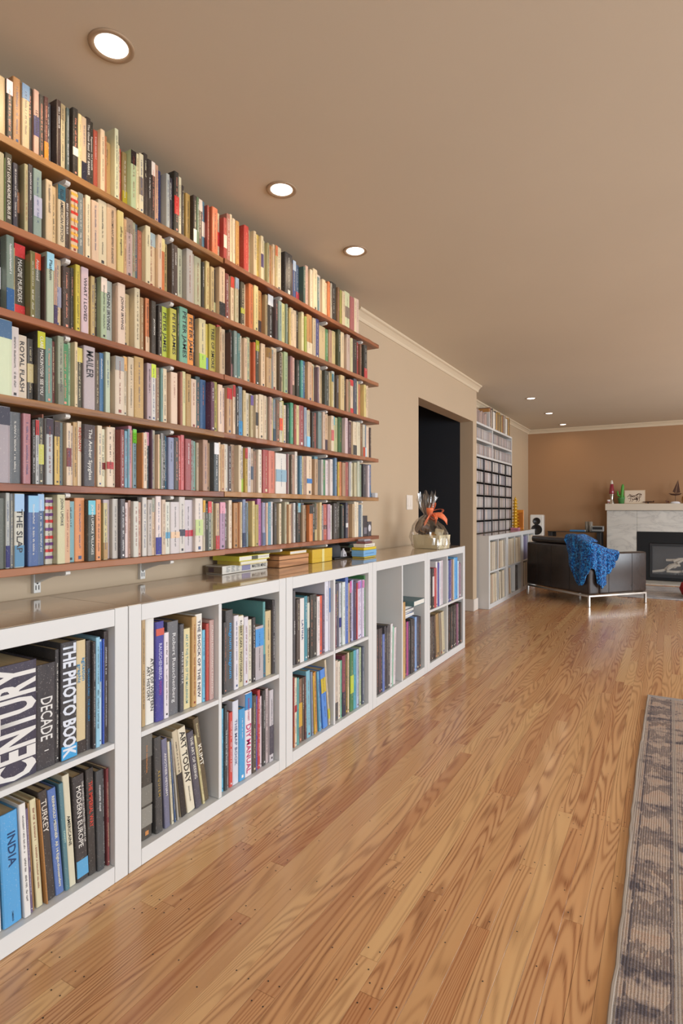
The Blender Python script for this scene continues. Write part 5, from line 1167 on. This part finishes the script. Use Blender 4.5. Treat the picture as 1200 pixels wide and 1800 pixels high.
# ------------------------------------------------------------------ blue throw hanging over the armchair corner
M_blue = mat('blue_chenille', L('1668b4'), .95, Sheen_Weight=.25, spec=.1); q = NT(M_blue)
vr = q.n('ShaderNodeTexVoronoi'); vr.inputs['Scale'].default_value = 75; q.l(q.pos(), vr.inputs['Vector'])
q.base(q.ramp(q.noise(q.pos(), 48, 3, .7), [(.38, L('06306e')), (.5, L('1263b4')), (.62, L('3aa4ee'))])); q.bump(vr.outputs['Distance'], 1, .02)
def outline(p):      # p: distance along the outside, negative on the back panel, positive on the arm side; lowest edge of the cloth
    K = [(-.34, .72), (-.29, .60), (-.24, .44), (-.18, .30), (-.12, .225), (-.06, .235), (-.01, .36), (.02, .43), (.06, .40), (.10, .25), (.145, .20), (.19, .25), (.24, .36), (.30, .42), (.36, .50), (.40, .57)]
    for (a, za), (b_, zb) in zip(K, K[1:]):
        if a <= p <= b_: f = (p-a)/(b_-a); f = f*f*(3-2*f); return za+(zb-za)*f
    return K[0][1] if p < K[0][0] else K[-1][1]
def top(p):
    K = [(-.34, .775), (-.2, .775), (-.12, .74), (0, .70), (.1, .685), (.2, .645), (.3, .615), (.40, .602)]
    for (a, za), (b_, zb) in zip(K, K[1:]):
        if a <= p <= b_: return za+(zb-za)*(p-a)/(b_-a)
    return K[0][1] if p < K[0][0] else K[-1][1]
m = MB(); NP, NV = 110, 44; vs = []
for i in range(NP+1):
    p = -.34+.74*i/NP; zl, zt = outline(p), top(p)
    for j in range(NV+1):
        f = j/NV
        fold = .012*sin(p*52+1.2*sin(p*17))*(1-.25*f)+.007*sin(p*95+3)
        off = .018+abs(.0)+fold*.9+.010
        if f < .62:        # hanging outside part
            g = f/.62; z = zl+(zt-.025-zl)*g
            o_ = off*(1-.45*g)+.005*sin(z*40+p*20)
            ov = -o_
        else:              # over the top and down inside
            g = (f-.62)/.38
            if g < .25: h_ = g/.25; z = zt-.025+.025*sin(h_*pi/2); ov = -.012+.015*h_-(.008*(1-h_)); 
            else: h_ = (g-.25)/.75; z = zt+.004*sin(p*40+h_*6); ov = .003+h_*.155
            if g >= .999: z -= .004
        if p < 0: q_ = min(1, max(0, -p/.05)); pos = (ov, -p) 
        else: pos = (p, ov)
        # round the corner
        if abs(p) < .05 :
            a = (p+.05)/.10*pi/2; r = .05
            pos = (.05-(r-ov)*cos(a), .05-(r-ov)*sin(a)) if ov < .045 else (.05-(.005)*cos(a)+(ov-.045)*.8, .05-.005*sin(a)+(ov-.045)*.8)
        elif p < 0: pos = (ov, -p)
        x_, y_ = pos
        if z < .60 and x_ > .0 and y_ > .0 and False: pass
        vs.append((x_, y_, z))
fs = [(i*(NV+1)+j, (i+1)*(NV+1)+j, (i+1)*(NV+1)+j+1, i*(NV+1)+j+1) for i in range(NP) for j in range(NV)]
m.add(vs, fs)
o = obj('blue_throw', m, M_blue, loc=(-.77, 6.81, 0), rot=(0, 0, radians(50)), smooth=True); sd = o.modifiers.new('s', 'SOLIDIFY'); sd.thickness = .016; sd.offset = 1
tag(o, 'bright blue chenille throw draped over the armchair back corner', 'blanket')
# red pouf at the right picture edge
t = empty('red_pouf', (.36, 8.12, .013)); tag(t, 'red fabric pouf just entering at the right picture edge', 'pouf')
m = MB(); m.lathe([(.16, 0), (.235, .03), (.262, .10), (.24, .17), (.15, .20), (.0001, .205)], n=36); obj('cushion', m, mat('red_fabric', L('a01c24'), .9), t, smooth=True)
m = MB(); m.lathe([(.012, .204), (.014, .208), (.0001, .212)], n=16); obj('button', m, mat('red_button', L('8a141c'), .7), t, smooth=True)
print('script bytes ok; discs', ncd)
